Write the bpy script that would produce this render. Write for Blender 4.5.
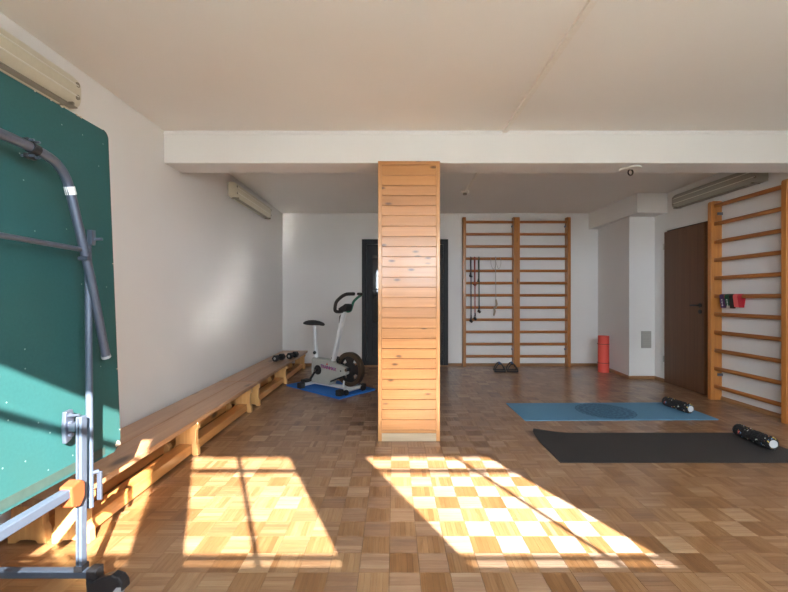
import bpy, bmesh, math, random
from mathutils import Vector, Matrix

# ------------------------------------------------------------------ scene, camera, light
sc = bpy.context.scene
col = sc.collection
for o in list(bpy.data.objects):
    bpy.data.objects.remove(o, do_unlink=True)

F = 400.0                     # focal length in pixels of the 788x592 frame
CAM_H = 1.16
cam_data = bpy.data.cameras.new('camera')
cam_data.sensor_width = 36.0
cam_data.lens = 36.0 * F / 788.0
cam_data.shift_y = 1.0 / 788.0
cam_data.clip_start = 0.02
cam = bpy.data.objects.new('camera', cam_data)
cam.location = (0, 0, CAM_H)
cam.rotation_euler = (math.radians(90), 0, 0)
col.objects.link(cam)
sc.camera = cam

SUN_DIR = Vector((-0.46, 1.0, -0.57))
SUN_STRENGTH = 60.0
SKY_STRENGTH = 50.0
EXPOSURE = 0.0

world = bpy.data.worlds.new('sky')
sc.world = world
world.use_nodes = True
wn = world.node_tree.nodes
bg = wn['Background']
bg.inputs[0].default_value = (0.80, 0.91, 1.0, 1)
bg.inputs[1].default_value = SKY_STRENGTH

sun_data = bpy.data.lights.new('sun', 'SUN')
sun_data.energy = SUN_STRENGTH
sun_data.angle = math.radians(0.5)
sun_data.color = (1.0, 0.965, 0.91)
sun = bpy.data.objects.new('sun', sun_data)
sun.location = (4, -6, 6)
sun.rotation_euler = SUN_DIR.to_track_quat('-Z', 'Y').to_euler()
col.objects.link(sun)

sc.view_settings.view_transform = 'Standard'
sc.view_settings.look = 'None'
sc.view_settings.gamma = 1.0
sc.view_settings.use_curve_mapping = False
sc.view_settings.exposure = EXPOSURE
try:
    sc.cycles.use_denoising = True
    sc.cycles.max_bounces = 14
    sc.cycles.diffuse_bounces = 10
    sc.cycles.glossy_bounces = 5
    sc.cycles.transparent_max_bounces = 16
    sc.cycles.sample_clamp_indirect = 0.0
    sc.cycles.blur_glossy = 0.08
except Exception:
    pass

# ------------------------------------------------------------------ materials
def new_mat(name):
    m = bpy.data.materials.new(name)
    m.use_nodes = True
    nt = m.node_tree
    b = nt.nodes['Principled BSDF']
    return m, nt, b

def N(nt, kind, **kw):
    n = nt.nodes.new(kind)
    for k, v in kw.items():
        setattr(n, k, v)
    return n

def mix_rgb(nt, fac, a, b, blend='MIX'):
    n = nt.nodes.new('ShaderNodeMix')
    n.data_type = 'RGBA'
    n.blend_type = blend
    for sock, v in ((n.inputs[0], fac), (n.inputs[6], a), (n.inputs[7], b)):
        if hasattr(v, 'links'):
            nt.links.new(v, sock)
        elif isinstance(v, (int, float)):
            sock.default_value = v
        else:
            sock.default_value = tuple(v) + ((1,) if len(v) == 3 else ())
    return n.outputs[2]

def math_n(nt, op, a, b=None, c=None):
    n = nt.nodes.new('ShaderNodeMath')
    n.operation = op
    for i, v in enumerate((a, b, c)):
        if v is None:
            continue
        if hasattr(v, 'links'):
            nt.links.new(v, n.inputs[i])
        else:
            n.inputs[i].default_value = v
    return n.outputs[0]

def ramp(nt, fac, p0, p1, c0=(0, 0, 0, 1), c1=(1, 1, 1, 1)):
    n = nt.nodes.new('ShaderNodeValToRGB')
    n.color_ramp.elements[0].position = p0
    n.color_ramp.elements[0].color = c0
    n.color_ramp.elements[1].position = p1
    n.color_ramp.elements[1].color = c1
    nt.links.new(fac, n.inputs[0])
    return n.outputs[0]

def plain(name, rgb, rough=0.5, metal=0.0, vary=0.06, bump=0.0, scale=30.0, spec=0.5):
    """one colour with a faint noise in tone, and a fine relief"""
    m, nt, b = new_mat(name)
    tc = N(nt, 'ShaderNodeTexCoord')
    nz = N(nt, 'ShaderNodeTexNoise')
    nz.inputs['Scale'].default_value = scale
    nz.inputs['Detail'].default_value = 4
    nt.links.new(tc.outputs['Object'], nz.inputs['Vector'])
    lo = tuple(max(0, c * (1 - vary)) for c in rgb)
    hi = tuple(min(1, c * (1 + vary)) for c in rgb)
    c = mix_rgb(nt, nz.outputs[0], lo, hi)
    nt.links.new(c, b.inputs['Base Color'])
    b.inputs['Roughness'].default_value = rough
    b.inputs['Metallic'].default_value = metal
    b.inputs['Specular IOR Level'].default_value = spec
    if bump:
        bp = N(nt, 'ShaderNodeBump')
        bp.inputs['Strength'].default_value = bump
        bp.inputs['Distance'].default_value = 0.01
        nt.links.new(nz.outputs[0], bp.inputs['Height'])
        nt.links.new(bp.outputs[0], b.inputs['Normal'])
    return m

def wood(name, light, dark, axis='Y', rough=0.4, knots=0.0, coat=0.0, across=38.0, spec=0.5, along=1.6, streak=0.55):
    """timber whose grain runs along a local axis; each object takes its own piece of the figure"""
    m, nt, b = new_mat(name)
    tc = N(nt, 'ShaderNodeTexCoord')
    oi = N(nt, 'ShaderNodeObjectInfo')
    off = N(nt, 'ShaderNodeVectorMath', operation='SCALE')
    cb = N(nt, 'ShaderNodeCombineXYZ')
    for i in range(3):
        nt.links.new(oi.outputs['Random'], cb.inputs[i])
    nt.links.new(cb.outputs[0], off.inputs[0])
    off.inputs['Scale'].default_value = 41.0
    add = N(nt, 'ShaderNodeVectorMath', operation='ADD')
    nt.links.new(tc.outputs['Object'], add.inputs[0])
    nt.links.new(off.outputs[0], add.inputs[1])
    s = [across, across, across]
    s['XYZ'.index(axis)] = along
    mp = N(nt, 'ShaderNodeMapping')
    mp.inputs['Scale'].default_value = s
    nt.links.new(add.outputs[0], mp.inputs['Vector'])
    nz = N(nt, 'ShaderNodeTexNoise')
    nz.inputs['Scale'].default_value = 1.0
    nz.inputs['Detail'].default_value = 5
    nz.inputs['Roughness'].default_value = 0.6
    nz.inputs['Distortion'].default_value = 0.5
    nt.links.new(mp.outputs[0], nz.inputs['Vector'])
    g = ramp(nt, nz.outputs[0], 0.5 - streak / 2, 0.5 + streak / 2)
    c = mix_rgb(nt, g, dark, light)
    # tone of each piece
    hsv = N(nt, 'ShaderNodeHueSaturation')
    v = math_n(nt, 'MULTIPLY_ADD', oi.outputs['Random'], 0.22, 0.89)
    nt.links.new(v, hsv.inputs['Value'])
    nt.links.new(c, hsv.inputs['Color'])
    c = hsv.outputs[0]
    if knots:
        s2 = [knots * 1.6] * 3
        s2['XYZ'.index(axis)] = knots * 0.62
        mk = N(nt, 'ShaderNodeMapping')
        mk.inputs['Scale'].default_value = s2
        nt.links.new(add.outputs[0], mk.inputs['Vector'])
        vo = N(nt, 'ShaderNodeTexVoronoi')
        vo.inputs['Scale'].default_value = 1.0
        nt.links.new(mk.outputs[0], vo.inputs['Vector'])
        k = ramp(nt, vo.outputs['Distance'], 0.08, 0.20, (1, 1, 1, 1), (0, 0, 0, 1))
        sep = N(nt, 'ShaderNodeSeparateColor')
        nt.links.new(vo.outputs['Color'], sep.inputs[0])
        gate = math_n(nt, 'GREATER_THAN', sep.outputs[0], 0.45)
        kk = math_n(nt, 'MULTIPLY', math_n(nt, 'MULTIPLY', k, gate), 0.85)
        c = mix_rgb(nt, kk, c, tuple(x * 0.16 for x in dark))
    nt.links.new(c, b.inputs['Base Color'])
    b.inputs['Roughness'].default_value = rough
    b.inputs['Specular IOR Level'].default_value = spec
    b.inputs['Coat Weight'].default_value = coat
    b.inputs['Coat Roughness'].default_value = 0.15
    bp = N(nt, 'ShaderNodeBump')
    bp.inputs['Strength'].default_value = 0.12
    bp.inputs['Distance'].default_value = 0.002
    nt.links.new(nz.outputs[0], bp.inputs['Height'])
    nt.links.new(bp.outputs[0], b.inputs['Normal'])
    return m

def plaster(name, rgb, bump=0.12):
    m, nt, b = new_mat(name)
    tc = N(nt, 'ShaderNodeTexCoord')
    n1 = N(nt, 'ShaderNodeTexNoise'); n1.inputs['Scale'].default_value = 1.1; n1.inputs['Detail'].default_value = 3
    n2 = N(nt, 'ShaderNodeTexNoise'); n2.inputs['Scale'].default_value = 70; n2.inputs['Detail'].default_value = 5
    n3 = N(nt, 'ShaderNodeTexNoise'); n3.inputs['Scale'].default_value = 4; n3.inputs['Detail'].default_value = 2
    for n in (n1, n2, n3):
        nt.links.new(tc.outputs['Object'], n.inputs['Vector'])
    c = mix_rgb(nt, n1.outputs[0], tuple(x * 0.95 for x in rgb), tuple(min(1, x * 1.03) for x in rgb))
    nt.links.new(c, b.inputs['Base Color'])
    b.inputs['Roughness'].default_value = 0.85
    b.inputs['Specular IOR Level'].default_value = 0.25
    b1 = N(nt, 'ShaderNodeBump'); b1.inputs['Strength'].default_value = bump; b1.inputs['Distance'].default_value = 0.004
    b2 = N(nt, 'ShaderNodeBump'); b2.inputs['Strength'].default_value = bump; b2.inputs['Distance'].default_value = 0.03
    nt.links.new(n2.outputs[0], b1.inputs['Height'])
    nt.links.new(n3.outputs[0], b2.inputs['Height'])
    nt.links.new(b2.outputs[0], b1.inputs['Normal'])
    nt.links.new(b1.outputs[0], b.inputs['Normal'])
    return m

def parquet_mat():
    m, nt, b = new_mat('parquet_wood')
    at = N(nt, 'ShaderNodeAttribute'); at.attribute_name = 'tone'
    ao = N(nt, 'ShaderNodeAttribute'); ao.attribute_name = 'turn'
    ge = N(nt, 'ShaderNodeNewGeometry')
    sp = N(nt, 'ShaderNodeSeparateXYZ')
    nt.links.new(ge.outputs['Position'], sp.inputs[0])
    def lerp(a, bb):
        n = nt.nodes.new('ShaderNodeMix'); n.data_type = 'FLOAT'
        nt.links.new(ao.outputs['Fac'], n.inputs[0]); nt.links.new(a, n.inputs[2]); nt.links.new(bb, n.inputs[3])
        return n.outputs[0]
    u = lerp(sp.outputs[0], sp.outputs[1])      # along the grain
    v = lerp(sp.outputs[1], sp.outputs[0])      # across
    cb = N(nt, 'ShaderNodeCombineXYZ')
    nt.links.new(math_n(nt, 'MULTIPLY', u, 7.0), cb.inputs[0])
    nt.links.new(math_n(nt, 'MULTIPLY', v, 150.0), cb.inputs[1])
    nt.links.new(math_n(nt, 'MULTIPLY', at.outputs['Fac'], 57.0), cb.inputs[2])
    nz = N(nt, 'ShaderNodeTexNoise'); nz.inputs['Scale'].default_value = 1; nz.inputs['Detail'].default_value = 4
    nz.inputs['Distortion'].default_value = 0.6
    nt.links.new(cb.outputs[0], nz.inputs['Vector'])
    t = math_n(nt, 'ADD', math_n(nt, 'MULTIPLY', at.outputs['Fac'], 0.75), math_n(nt, 'MULTIPLY', nz.outputs[0], 0.34))
    r = N(nt, 'ShaderNodeValToRGB')
    e = r.color_ramp.elements
    e[0].position = 0.10; e[0].color = (0.100, 0.040, 0.013, 1)
    e[1].position = 0.95; e[1].color = (0.46, 0.295, 0.160, 1)
    x = e.new(0.5); x.color = (0.250, 0.118, 0.044, 1)
    nt.links.new(t, r.inputs[0])
    # worn, dusty patches
    n2 = N(nt, 'ShaderNodeTexNoise'); n2.inputs['Scale'].default_value = 1.7; n2.inputs['Detail'].default_value = 5
    nt.links.new(ge.outputs['Position'], n2.inputs['Vector'])
    nt.links.new(r.outputs[0], b.inputs['Base Color'])
    ct = N(nt, 'ShaderNodeCombineXYZ')          # microscopic fibres spread light across the grain
    inv = math_n(nt, 'SUBTRACT', 1.0, ao.outputs['Fac'])
    nt.links.new(ao.outputs['Fac'], ct.inputs[0])
    nt.links.new(inv, ct.inputs[1])
    nt.links.new(ct.outputs[0], b.inputs['Tangent'])
    b.inputs['Roughness'].default_value = 0.58
    b.inputs['Anisotropic'].default_value = 0.9
    b.inputs['Specular IOR Level'].default_value = 0.75
    b.inputs['Coat Weight'].default_value = 1.0
    cr = math_n(nt, 'MULTIPLY_ADD', n2.outputs[0], 0.14, 0.17)
    nt.links.new(cr, b.inputs['Coat Roughness'])
    b.inputs['Coat IOR'].default_value = 1.5
    bp = N(nt, 'ShaderNodeBump'); bp.inputs['Strength'].default_value = 0.08; bp.inputs['Distance'].default_value = 0.001
    nt.links.new(nz.outputs[0], bp.inputs['Height'])
    nt.links.new(bp.outputs[0], b.inputs['Normal'])
    return m

def glass_mat(name, tint=(1, 1, 1), refl=0.08):
    m, nt, b = new_mat(name)
    nt.nodes.remove(b)
    out = nt.nodes['Material Output']
    tr = N(nt, 'ShaderNodeBsdfTransparent'); tr.inputs[0].default_value = tuple(tint) + (1,)
    gl = N(nt, 'ShaderNodeBsdfGlossy'); gl.inputs['Roughness'].default_value = 0.02
    mx = N(nt, 'ShaderNodeMixShader'); mx.inputs[0].default_value = refl
    nt.links.new(tr.outputs[0], mx.inputs[1]); nt.links.new(gl.outputs[0], mx.inputs[2])
    nt.links.new(mx.outputs[0], out.inputs['Surface'])
    return m

def mandala_mat():
    """blue foam mat with a printed round ornament at its centre (object coordinates, metres)"""
    m, nt, b = new_mat('printed_blue_foam')
    tc = N(nt, 'ShaderNodeTexCoord')
    sp = N(nt, 'ShaderNodeSeparateXYZ'); nt.links.new(tc.outputs['Object'], sp.inputs[0])
    X, Y = sp.outputs[0], sp.outputs[1]
    r = math_n(nt, 'SQRT', math_n(nt, 'ADD', math_n(nt, 'MULTIPLY', X, X), math_n(nt, 'MULTIPLY', Y, Y)))
    th = math_n(nt, 'ARCTAN2', Y, X)
    petals = math_n(nt, 'ABSOLUTE', math_n(nt, 'SINE', math_n(nt, 'MULTIPLY', th, 8.0)))
    rings = math_n(nt, 'SINE', math_n(nt, 'ADD', math_n(nt, 'MULTIPLY', r, 110.0), math_n(nt, 'MULTIPLY', petals, 2.6)))
    lace = math_n(nt, 'SINE', math_n(nt, 'ADD', math_n(nt, 'MULTIPLY', th, 32.0), math_n(nt, 'MULTIPLY', r, 90.0)))
    lace2 = math_n(nt, 'SINE', math_n(nt, 'SUBTRACT', math_n(nt, 'MULTIPLY', th, 32.0), math_n(nt, 'MULTIPLY', r, 90.0)))
    f = math_n(nt, 'GREATER_THAN', math_n(nt, 'ADD', rings, math_n(nt, 'MULTIPLY', lace, lace2)), -0.15)
    edge = math_n(nt, 'ADD', 0.272, math_n(nt, 'MULTIPLY', math_n(nt, 'ABSOLUTE', math_n(nt, 'SINE', math_n(nt, 'MULTIPLY', th, 16.0))), 0.012))
    inside = math_n(nt, 'LESS_THAN', r, edge)
    pr = mix_rgb(nt, f, (0.062, 0.185, 0.30), (0.036, 0.125, 0.225))
    c = mix_rgb(nt, inside, (0.105, 0.275, 0.44), pr)
    nt.links.new(c, b.inputs['Base Color'])
    b.inputs['Roughness'].default_value = 0.75
    nz = N(nt, 'ShaderNodeTexNoise'); nz.inputs['Scale'].default_value = 260
    nt.links.new(tc.outputs['Object'], nz.inputs['Vector'])
    bp = N(nt, 'ShaderNodeBump'); bp.inputs['Strength'].default_value = 0.2; bp.inputs['Distance'].default_value = 0.002
    nt.links.new(nz.outputs[0], bp.inputs['Height']); nt.links.new(bp.outputs[0], b.inputs['Normal'])
    return m

def speckle_mat():
    """black foam with a sprinkle of coloured paint flecks"""
    m, nt, b = new_mat('speckled_black_foam')
    tc = N(nt, 'ShaderNodeTexCoord')
    nz = N(nt, 'ShaderNodeTexNoise'); nz.inputs['Scale'].default_value = 60
    nt.links.new(tc.outputs['Object'], nz.inputs['Vector'])
    mixv = N(nt, 'ShaderNodeMix'); mixv.data_type = 'VECTOR'; mixv.inputs[0].default_value = 0.03
    nt.links.new(tc.outputs['Object'], mixv.inputs[4]); nt.links.new(nz.outputs['Color'], mixv.inputs[5])
    vo = N(nt, 'ShaderNodeTexVoronoi'); vo.inputs['Scale'].default_value = 62
    nt.links.new(mixv.outputs[1], vo.inputs['Vector'])
    k = math_n(nt, 'LESS_THAN', vo.outputs['Distance'], 0.42)
    sep = N(nt, 'ShaderNodeSeparateColor'); nt.links.new(vo.outputs['Color'], sep.inputs[0])
    gate = math_n(nt, 'GREATER_THAN', sep.outputs[0], 0.80)
    rr = N(nt, 'ShaderNodeValToRGB'); rr.color_ramp.interpolation = 'CONSTANT'
    cols = [(0.75, 0.25, 0.08), (0.75, 0.55, 0.12), (0.65, 0.66, 0.6), (0.15, 0.32, 0.55), (0.6, 0.12, 0.1)]
    e = rr.color_ramp.elements
    e[0].position = 0; e[0].color = cols[0] + (1,)
    e[1].position = 0.22; e[1].color = cols[1] + (1,)
    for i in (2, 3, 4):
        x = e.new(0.22 * i); x.color = cols[i] + (1,)
    nt.links.new(sep.outputs[1], rr.inputs[0])
    c = mix_rgb(nt, math_n(nt, 'MULTIPLY', k, gate), (0.012, 0.012, 0.014), rr.outputs[0])
    nt.links.new(c, b.inputs['Base Color'])
    b.inputs['Roughness'].default_value = 0.6
    return m

def table_mat():
    """painted green board: fine speckle, scuffs"""
    m, nt, b = new_mat('green_table_paint')
    tc = N(nt, 'ShaderNodeTexCoord')
    n1 = N(nt, 'ShaderNodeTexNoise'); n1.inputs['Scale'].default_value = 90; n1.inputs['Detail'].default_value = 3
    n2 = N(nt, 'ShaderNodeTexNoise'); n2.inputs['Scale'].default_value = 3.2; n2.inputs['Detail'].default_value = 6
    vo = N(nt, 'ShaderNodeTexVoronoi'); vo.inputs['Scale'].default_value = 34
    for n in (n1, n2, vo):
        nt.links.new(tc.outputs['Object'], n.inputs['Vector'])
    c = mix_rgb(nt, n1.outputs[0], (0.015, 0.076, 0.075), (0.024, 0.100, 0.099))
    c = mix_rgb(nt, ramp(nt, n2.outputs[0], 0.42, 0.75), c, (0.022, 0.082, 0.075))
    sep = N(nt, 'ShaderNodeSeparateColor'); nt.links.new(vo.outputs['Color'], sep.inputs[0])
    k = math_n(nt, 'MULTIPLY', math_n(nt, 'LESS_THAN', vo.outputs['Distance'], 0.10), math_n(nt, 'GREATER_THAN', sep.outputs[0], 0.965))
    c = mix_rgb(nt, math_n(nt, 'MULTIPLY', k, 0.45), c, (0.45, 0.55, 0.5))
    nt.links.new(c, b.inputs['Base Color'])
    b.inputs['Roughness'].default_value = 0.6
    b.inputs['Specular IOR Level'].default_value = 0.35
    return m

M = {}
M['wall'] = plaster('white_plaster', (0.755, 0.745, 0.735))
M['ceil'] = plaster('white_ceiling_paint', (0.83, 0.815, 0.78), 0.06)
M['parquet'] = parquet_mat()
M['under'] = plain('dark_joint_base', (0.05, 0.028, 0.015), 0.8)
M['pine_x'] = wood('column_pine', (0.53, 0.248, 0.078), (0.40, 0.158, 0.042), 'X', 0.38, knots=9.0, coat=0.2)
M['pine_y'] = wood('column_pine_lengthwise', (0.53, 0.248, 0.078), (0.40, 0.158, 0.042), 'Y', 0.38, knots=9.0, coat=0.2)
M['pine_z'] = wood('column_edge_pine', (0.53, 0.265, 0.09), (0.42, 0.18, 0.052), 'Z', 0.4, coat=0.2)
M['pine_worn'] = wood('worn_pale_pine', (0.55, 0.44, 0.31), (0.38, 0.28, 0.18), 'X', 0.6)
M['bar_z'] = wood('bars_pine_upright', (0.52, 0.215, 0.05), (0.37, 0.132, 0.027), 'Z', 0.35, knots=5.0, coat=0.3)
M['bar_x'] = wood('bars_rung_back', (0.44, 0.165, 0.036), (0.29, 0.092, 0.019), 'X', 0.3, coat=0.4)
M['bar_y'] = wood('bars_rung_side', (0.44, 0.165, 0.036), (0.29, 0.092, 0.019), 'Y', 0.3, coat=0.4)
M['bench_top'] = wood('bench_top_wood', (0.52, 0.29, 0.15), (0.36, 0.175, 0.082), 'Y', 0.34, knots=3.0, coat=0.3)
M['bench_leg'] = wood('bench_leg_pine', (0.74, 0.43, 0.165), (0.56, 0.28, 0.09), 'Z', 0.4, coat=0.2)
M['bench_rail'] = wood('bench_rail_pine', (0.68, 0.32, 0.095), (0.48, 0.19, 0.05), 'Y', 0.36, knots=4.0, coat=0.3)
M['skirt_x'] = wood('baseboard_wood_across', (0.36, 0.19, 0.085), (0.23, 0.11, 0.045), 'X', 0.4)
M['skirt_y'] = wood('baseboard_wood_deep', (0.36, 0.19, 0.085), (0.23, 0.11, 0.045), 'Y', 0.4)
M['walnut'] = wood('brown_door_veneer', (0.175, 0.074, 0.027), (0.100, 0.039, 0.014), 'Z', 0.42, across=30, coat=0.1, along=0.7)
M['walnut_edge'] = plain('door_edge_lipping', (0.17, 0.075, 0.03), 0.5)
M['black_paint'] = plain('black_door_paint', (0.010, 0.011, 0.014), 0.62, vary=0.15)
M['void'] = plain('painted_gap_darkness', (0.006, 0.005, 0.005), 0.9)  # near-black colour standing in for the darkness inside the door gap
M['dark_glass'] = plain('dark_glass', (0.02, 0.025, 0.03), 0.04, spec=0.9)
M['black_iron'] = plain('black_iron', (0.015, 0.015, 0.016), 0.4)
M['glass'] = glass_mat('window_glass')
M['white_paint'] = plain('white_window_paint', (0.80, 0.79, 0.76), 0.4)
M['ground'] = plain('pale_ground', (0.36, 0.34, 0.29), 0.9, scale=2)
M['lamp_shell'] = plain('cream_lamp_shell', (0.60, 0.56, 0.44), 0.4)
M['lamp_shaded'] = plain('shade_toned_lamp_shell', (0.36, 0.345, 0.29), 0.4)  # the cream shell again, with the right wall's shade put into its colour
M['lamp_back'] = plain('grey_lamp_housing', (0.42, 0.40, 0.36), 0.5)
M['lamp_tube'] = plain('white_lamp_tube', (0.72, 0.70, 0.62), 0.3)
M['lamp_end'] = plain('dull_lamp_end', (0.24, 0.22, 0.17), 0.45)
M['plastic_white'] = plain('white_plastic', (0.72, 0.70, 0.65), 0.4)
M['trunk'] = plain('painted_duct', (0.80, 0.77, 0.71), 0.5)
M['steel'] = plain('zinc_steel', (0.16, 0.185, 0.245), 0.36, metal=0.75, vary=0.1)
M['blue_steel'] = plain('bright_square_tube', (0.085, 0.108, 0.15), 0.45, metal=0.25, vary=0.08)
M['chrome'] = plain('worn_chrome', (0.50, 0.50, 0.52), 0.22, metal=1.0, vary=0.1)
M['black_plastic'] = plain('black_plastic', (0.018, 0.018, 0.021), 0.45)
M['grey_tyre'] = plain('pale_caster_wheel', (0.36, 0.37, 0.40), 0.5)
M['copper'] = plain('orange_plastic_fitting', (0.24, 0.062, 0.02), 0.4)
M['sticker'] = plain('white_sticker', (0.8, 0.8, 0.78), 0.5)
M['chip'] = plain('bare_chipboard', (0.62, 0.52, 0.40), 0.8, vary=0.25, scale=120)
M['board_edge'] = plain('dark_board_edge', (0.035, 0.06, 0.05), 0.6, vary=0.3)
M['green'] = table_mat()
M['blue_mat'] = mandala_mat()
M['black_mat'] = plain('charcoal_foam', (0.030, 0.028, 0.028), 0.72, bump=0.25, scale=300)
M['speckle'] = speckle_mat()
M['pale_cap'] = plain('pale_plastic_core', (0.62, 0.64, 0.68), 0.5)
M['red_mat'] = plain('red_foam', (0.72, 0.085, 0.06), 0.6, bump=0.2, scale=200)
M['strap'] = plain('black_elastic', (0.02, 0.02, 0.02), 0.7)
M['bike_grey'] = plain('bike_grey_shell', (0.40, 0.41, 0.38), 0.4)
M['bike_white'] = plain('bike_white_enamel', (0.66, 0.68, 0.70), 0.35)
M['rubber'] = plain('black_rubber', (0.016, 0.016, 0.017), 0.65)
M['foam_grip'] = plain('black_foam_grip', (0.022, 0.018, 0.016), 0.8)
M['green_grip'] = plain('green_tape_grip', (0.010, 0.13, 0.075), 0.5)
M['wheel_rim'] = plain('bronze_black_rim', (0.085, 0.062, 0.042), 0.35, metal=0.4)
M['wheel_disc'] = plain('black_wheel_disc', (0.014, 0.014, 0.015), 0.45)
M['royal'] = plain('royal_blue_foam', (0.012, 0.15, 0.52), 0.7, bump=0.3, scale=220)
M['purple_print'] = plain('purple_print', (0.10, 0.03, 0.30), 0.5)
M['red_print'] = plain('red_print', (0.55, 0.05, 0.05), 0.5)
M['vent'] = plain('grey_vent_metal', (0.38, 0.365, 0.335), 0.45)
M['band_purple'] = plain('purple_latex', (0.075, 0.028, 0.105), 0.55)
M['band_green'] = plain('dark_green_latex', (0.012, 0.075, 0.04), 0.55)
M['band_black'] = plain('black_latex', (0.014, 0.012, 0.012), 0.5)
M['band_pink'] = plain('coral_latex', (0.78, 0.125, 0.125), 0.5)
M['band_red'] = plain('red_latex', (0.60, 0.03, 0.05), 0.5)
M['tube_red'] = plain('red_rubber_tube', (0.36, 0.05, 0.035), 0.5)
M['tube_green'] = plain('olive_green_tube', (0.045, 0.075, 0.03), 0.5)
M['rope'] = plain('pale_grey_rope', (0.36, 0.34, 0.31), 0.7)
M['handle_wood'] = plain('pale_wood_handle', (0.36, 0.29, 0.21), 0.5)
M['grip_blue'] = plain('blue_foam_grip', (0.02, 0.09, 0.26), 0.6)
M['cast_iron'] = plain('black_hex_iron', (0.013, 0.013, 0.015), 0.35)

# ------------------------------------------------------------------ mesh helpers
class MB:
    """collects shapes and links them as ONE mesh object"""
    def __init__(s):
        s.v = []; s.f = []
    def box(s, x0, x1, y0, y1, z0, z1):
        b = len(s.v)
        s.v += [(x0, y0, z0), (x1, y0, z0), (x1, y1, z0), (x0, y1, z0), (x0, y0, z1), (x1, y0, z1), (x1, y1, z1), (x0, y1, z1)]
        for q in ((0, 3, 2, 1), (4, 5, 6, 7), (0, 1, 5, 4), (1, 2, 6, 5), (2, 3, 7, 6), (3, 0, 4, 7)):
            s.f.append(tuple(b + i for i in q))
        return s
    def prism(s, poly, lo, hi, axis='Y'):
        """polygon in the plane across the axis: X -> (y,z), Y -> (x,z), Z -> (x,y)"""
        b = len(s.v); n = len(poly)
        for h in (lo, hi):
            for p in poly:
                s.v.append((h, p[0], p[1]) if axis == 'X' else (p[0], h, p[1]) if axis == 'Y' else (p[0], p[1], h))
        s.f.append(tuple(b + i for i in range(n)))
        s.f.append(tuple(b + n + i for i in reversed(range(n))))
        for i in range(n):
            j = (i + 1) % n
            s.f.append((b + i, b + n + i, b + n + j, b + j))
        return s
    def tube(s, pts, r, seg=10, rx=None, cap=True):
        """round tube along points; r a number or one per point"""
        P = [Vector(p) for p in pts]
        n = len(P)
        R = r if isinstance(r, (list, tuple)) else [r] * n
        up = None
        b = len(s.v)
        for i in range(n):
            if i == 0: d = P[1] - P[0]
            elif i == n - 1: d = P[-1] - P[-2]
            else: d = (P[i] - P[i - 1]).normalized() + (P[i + 1] - P[i]).normalized()
            d.normalize()
            if up is None:
                up = Vector((0, 0, 1)) if abs(d.z) < 0.9 else Vector((1, 0, 0))
            u = (up - d * up.dot(d)).normalized()
            w = d.cross(u)
            up = u
            for k in range(seg):
                a = 2 * math.pi * (k + 0.5) / seg
                q = P[i] + u * (math.cos(a) * R[i]) + w * (math.sin(a) * (R[i] if rx is None else rx))
                s.v.append(tuple(q))
        for i in range(n - 1):
            for k in range(seg):
                k2 = (k + 1) % seg
                s.f.append((b + i * seg + k, b + i * seg + k2, b + (i + 1) * seg + k2, b + (i + 1) * seg + k))
        if cap:
            s.f.append(tuple(b + k for k in reversed(range(seg))))
            s.f.append(tuple(b + (n - 1) * seg + k for k in range(seg)))
        return s
    def bar(s, p, q, w, h):
        """rectangular bar from p to q"""
        P, Q = Vector(p), Vector(q)
        d = (Q - P).normalized()
        up = Vector((0, 0, 1)) if abs(d.z) < 0.95 else Vector((0, 1, 0))
        u = d.cross(up).normalized(); t = u.cross(d).normalized()
        b = len(s.v)
        for c in (P, Q):
            for a, e in ((-1, -1), (1, -1), (1, 1), (-1, 1)):
                s.v.append(tuple(c + u * (a * w / 2) + t * (e * h / 2)))
        for k in ((3, 2, 1, 0), (4, 5, 6, 7), (0, 1, 5, 4), (1, 2, 6, 5), (2, 3, 7, 6), (3, 0, 4, 7)):
            s.f.append(tuple(b + i for i in k))
        return s
    def build(s, name, mat, parent=None, bevel=0.0, smooth=False, seg=2):
        me = bpy.data.meshes.new(name)
        me.from_pydata(s.v, [], s.f)
        bm = bmesh.new(); bm.from_mesh(me)
        bmesh.ops.recalc_face_normals(bm, faces=bm.faces)
        bm.to_mesh(me); bm.free()
        me.materials.append(mat)
        if smooth:
            for p in me.polygons: p.use_smooth = True
            me.set_sharp_from_angle(angle=math.radians(38))
        o = bpy.data.objects.new(name, me)
        col.objects.link(o)
        if bevel:
            md = o.modifiers.new('edge', 'BEVEL'); md.width = bevel; md.segments = seg; md.limit_method = 'ANGLE'
            md.angle_limit = math.radians(40)
        if parent is not None:
            o.parent = parent
        return o

def smooth_path(pts, n=6):
    """Catmull-Rom through the points"""
    P = [Vector(p) for p in pts]
    P = [P[0] * 2 - P[1]] + P + [P[-1] * 2 - P[-2]]
    out = []
    for i in range(1, len(P) - 2):
        for k in range(n):
            t = k / n
            a, b, c, d = P[i - 1], P[i], P[i + 1], P[i + 2]
            out.append(0.5 * ((2 * b) + (c - a) * t + (2 * a - 5 * b + 4 * c - d) * t * t + (3 * b - a - 3 * c + d) * t ** 3))
    out.append(P[-2])
    return out

def arc(cx, cy, r, a0, a1, n=8):
    return [(cx + r * math.cos(math.radians(a0 + (a1 - a0) * i / n)), cy + r * math.sin(math.radians(a0 + (a1 - a0) * i / n))) for i in range(n + 1)]

def round_rect(x0, x1, y0, y1, r, n=5):
    return arc(x1 - r, y1 - r, r, 0, 90, n) + arc(x0 + r, y1 - r, r, 90, 180, n) + arc(x0 + r, y0 + r, r, 180, 270, n) + arc(x1 - r, y0 + r, r, 270, 360, n)

def disc(cx, cy, r, n=24):
    return [(cx + r * math.cos(2 * math.pi * i / n), cy + r * math.sin(2 * math.pi * i / n)) for i in range(n)]

def tag(o, label=None, cat=None, group=None, kind=None):
    if label: o['label'] = label
    if cat: o['category'] = cat
    if group: o['group'] = group
    if kind: o['kind'] = kind
    return o

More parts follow.
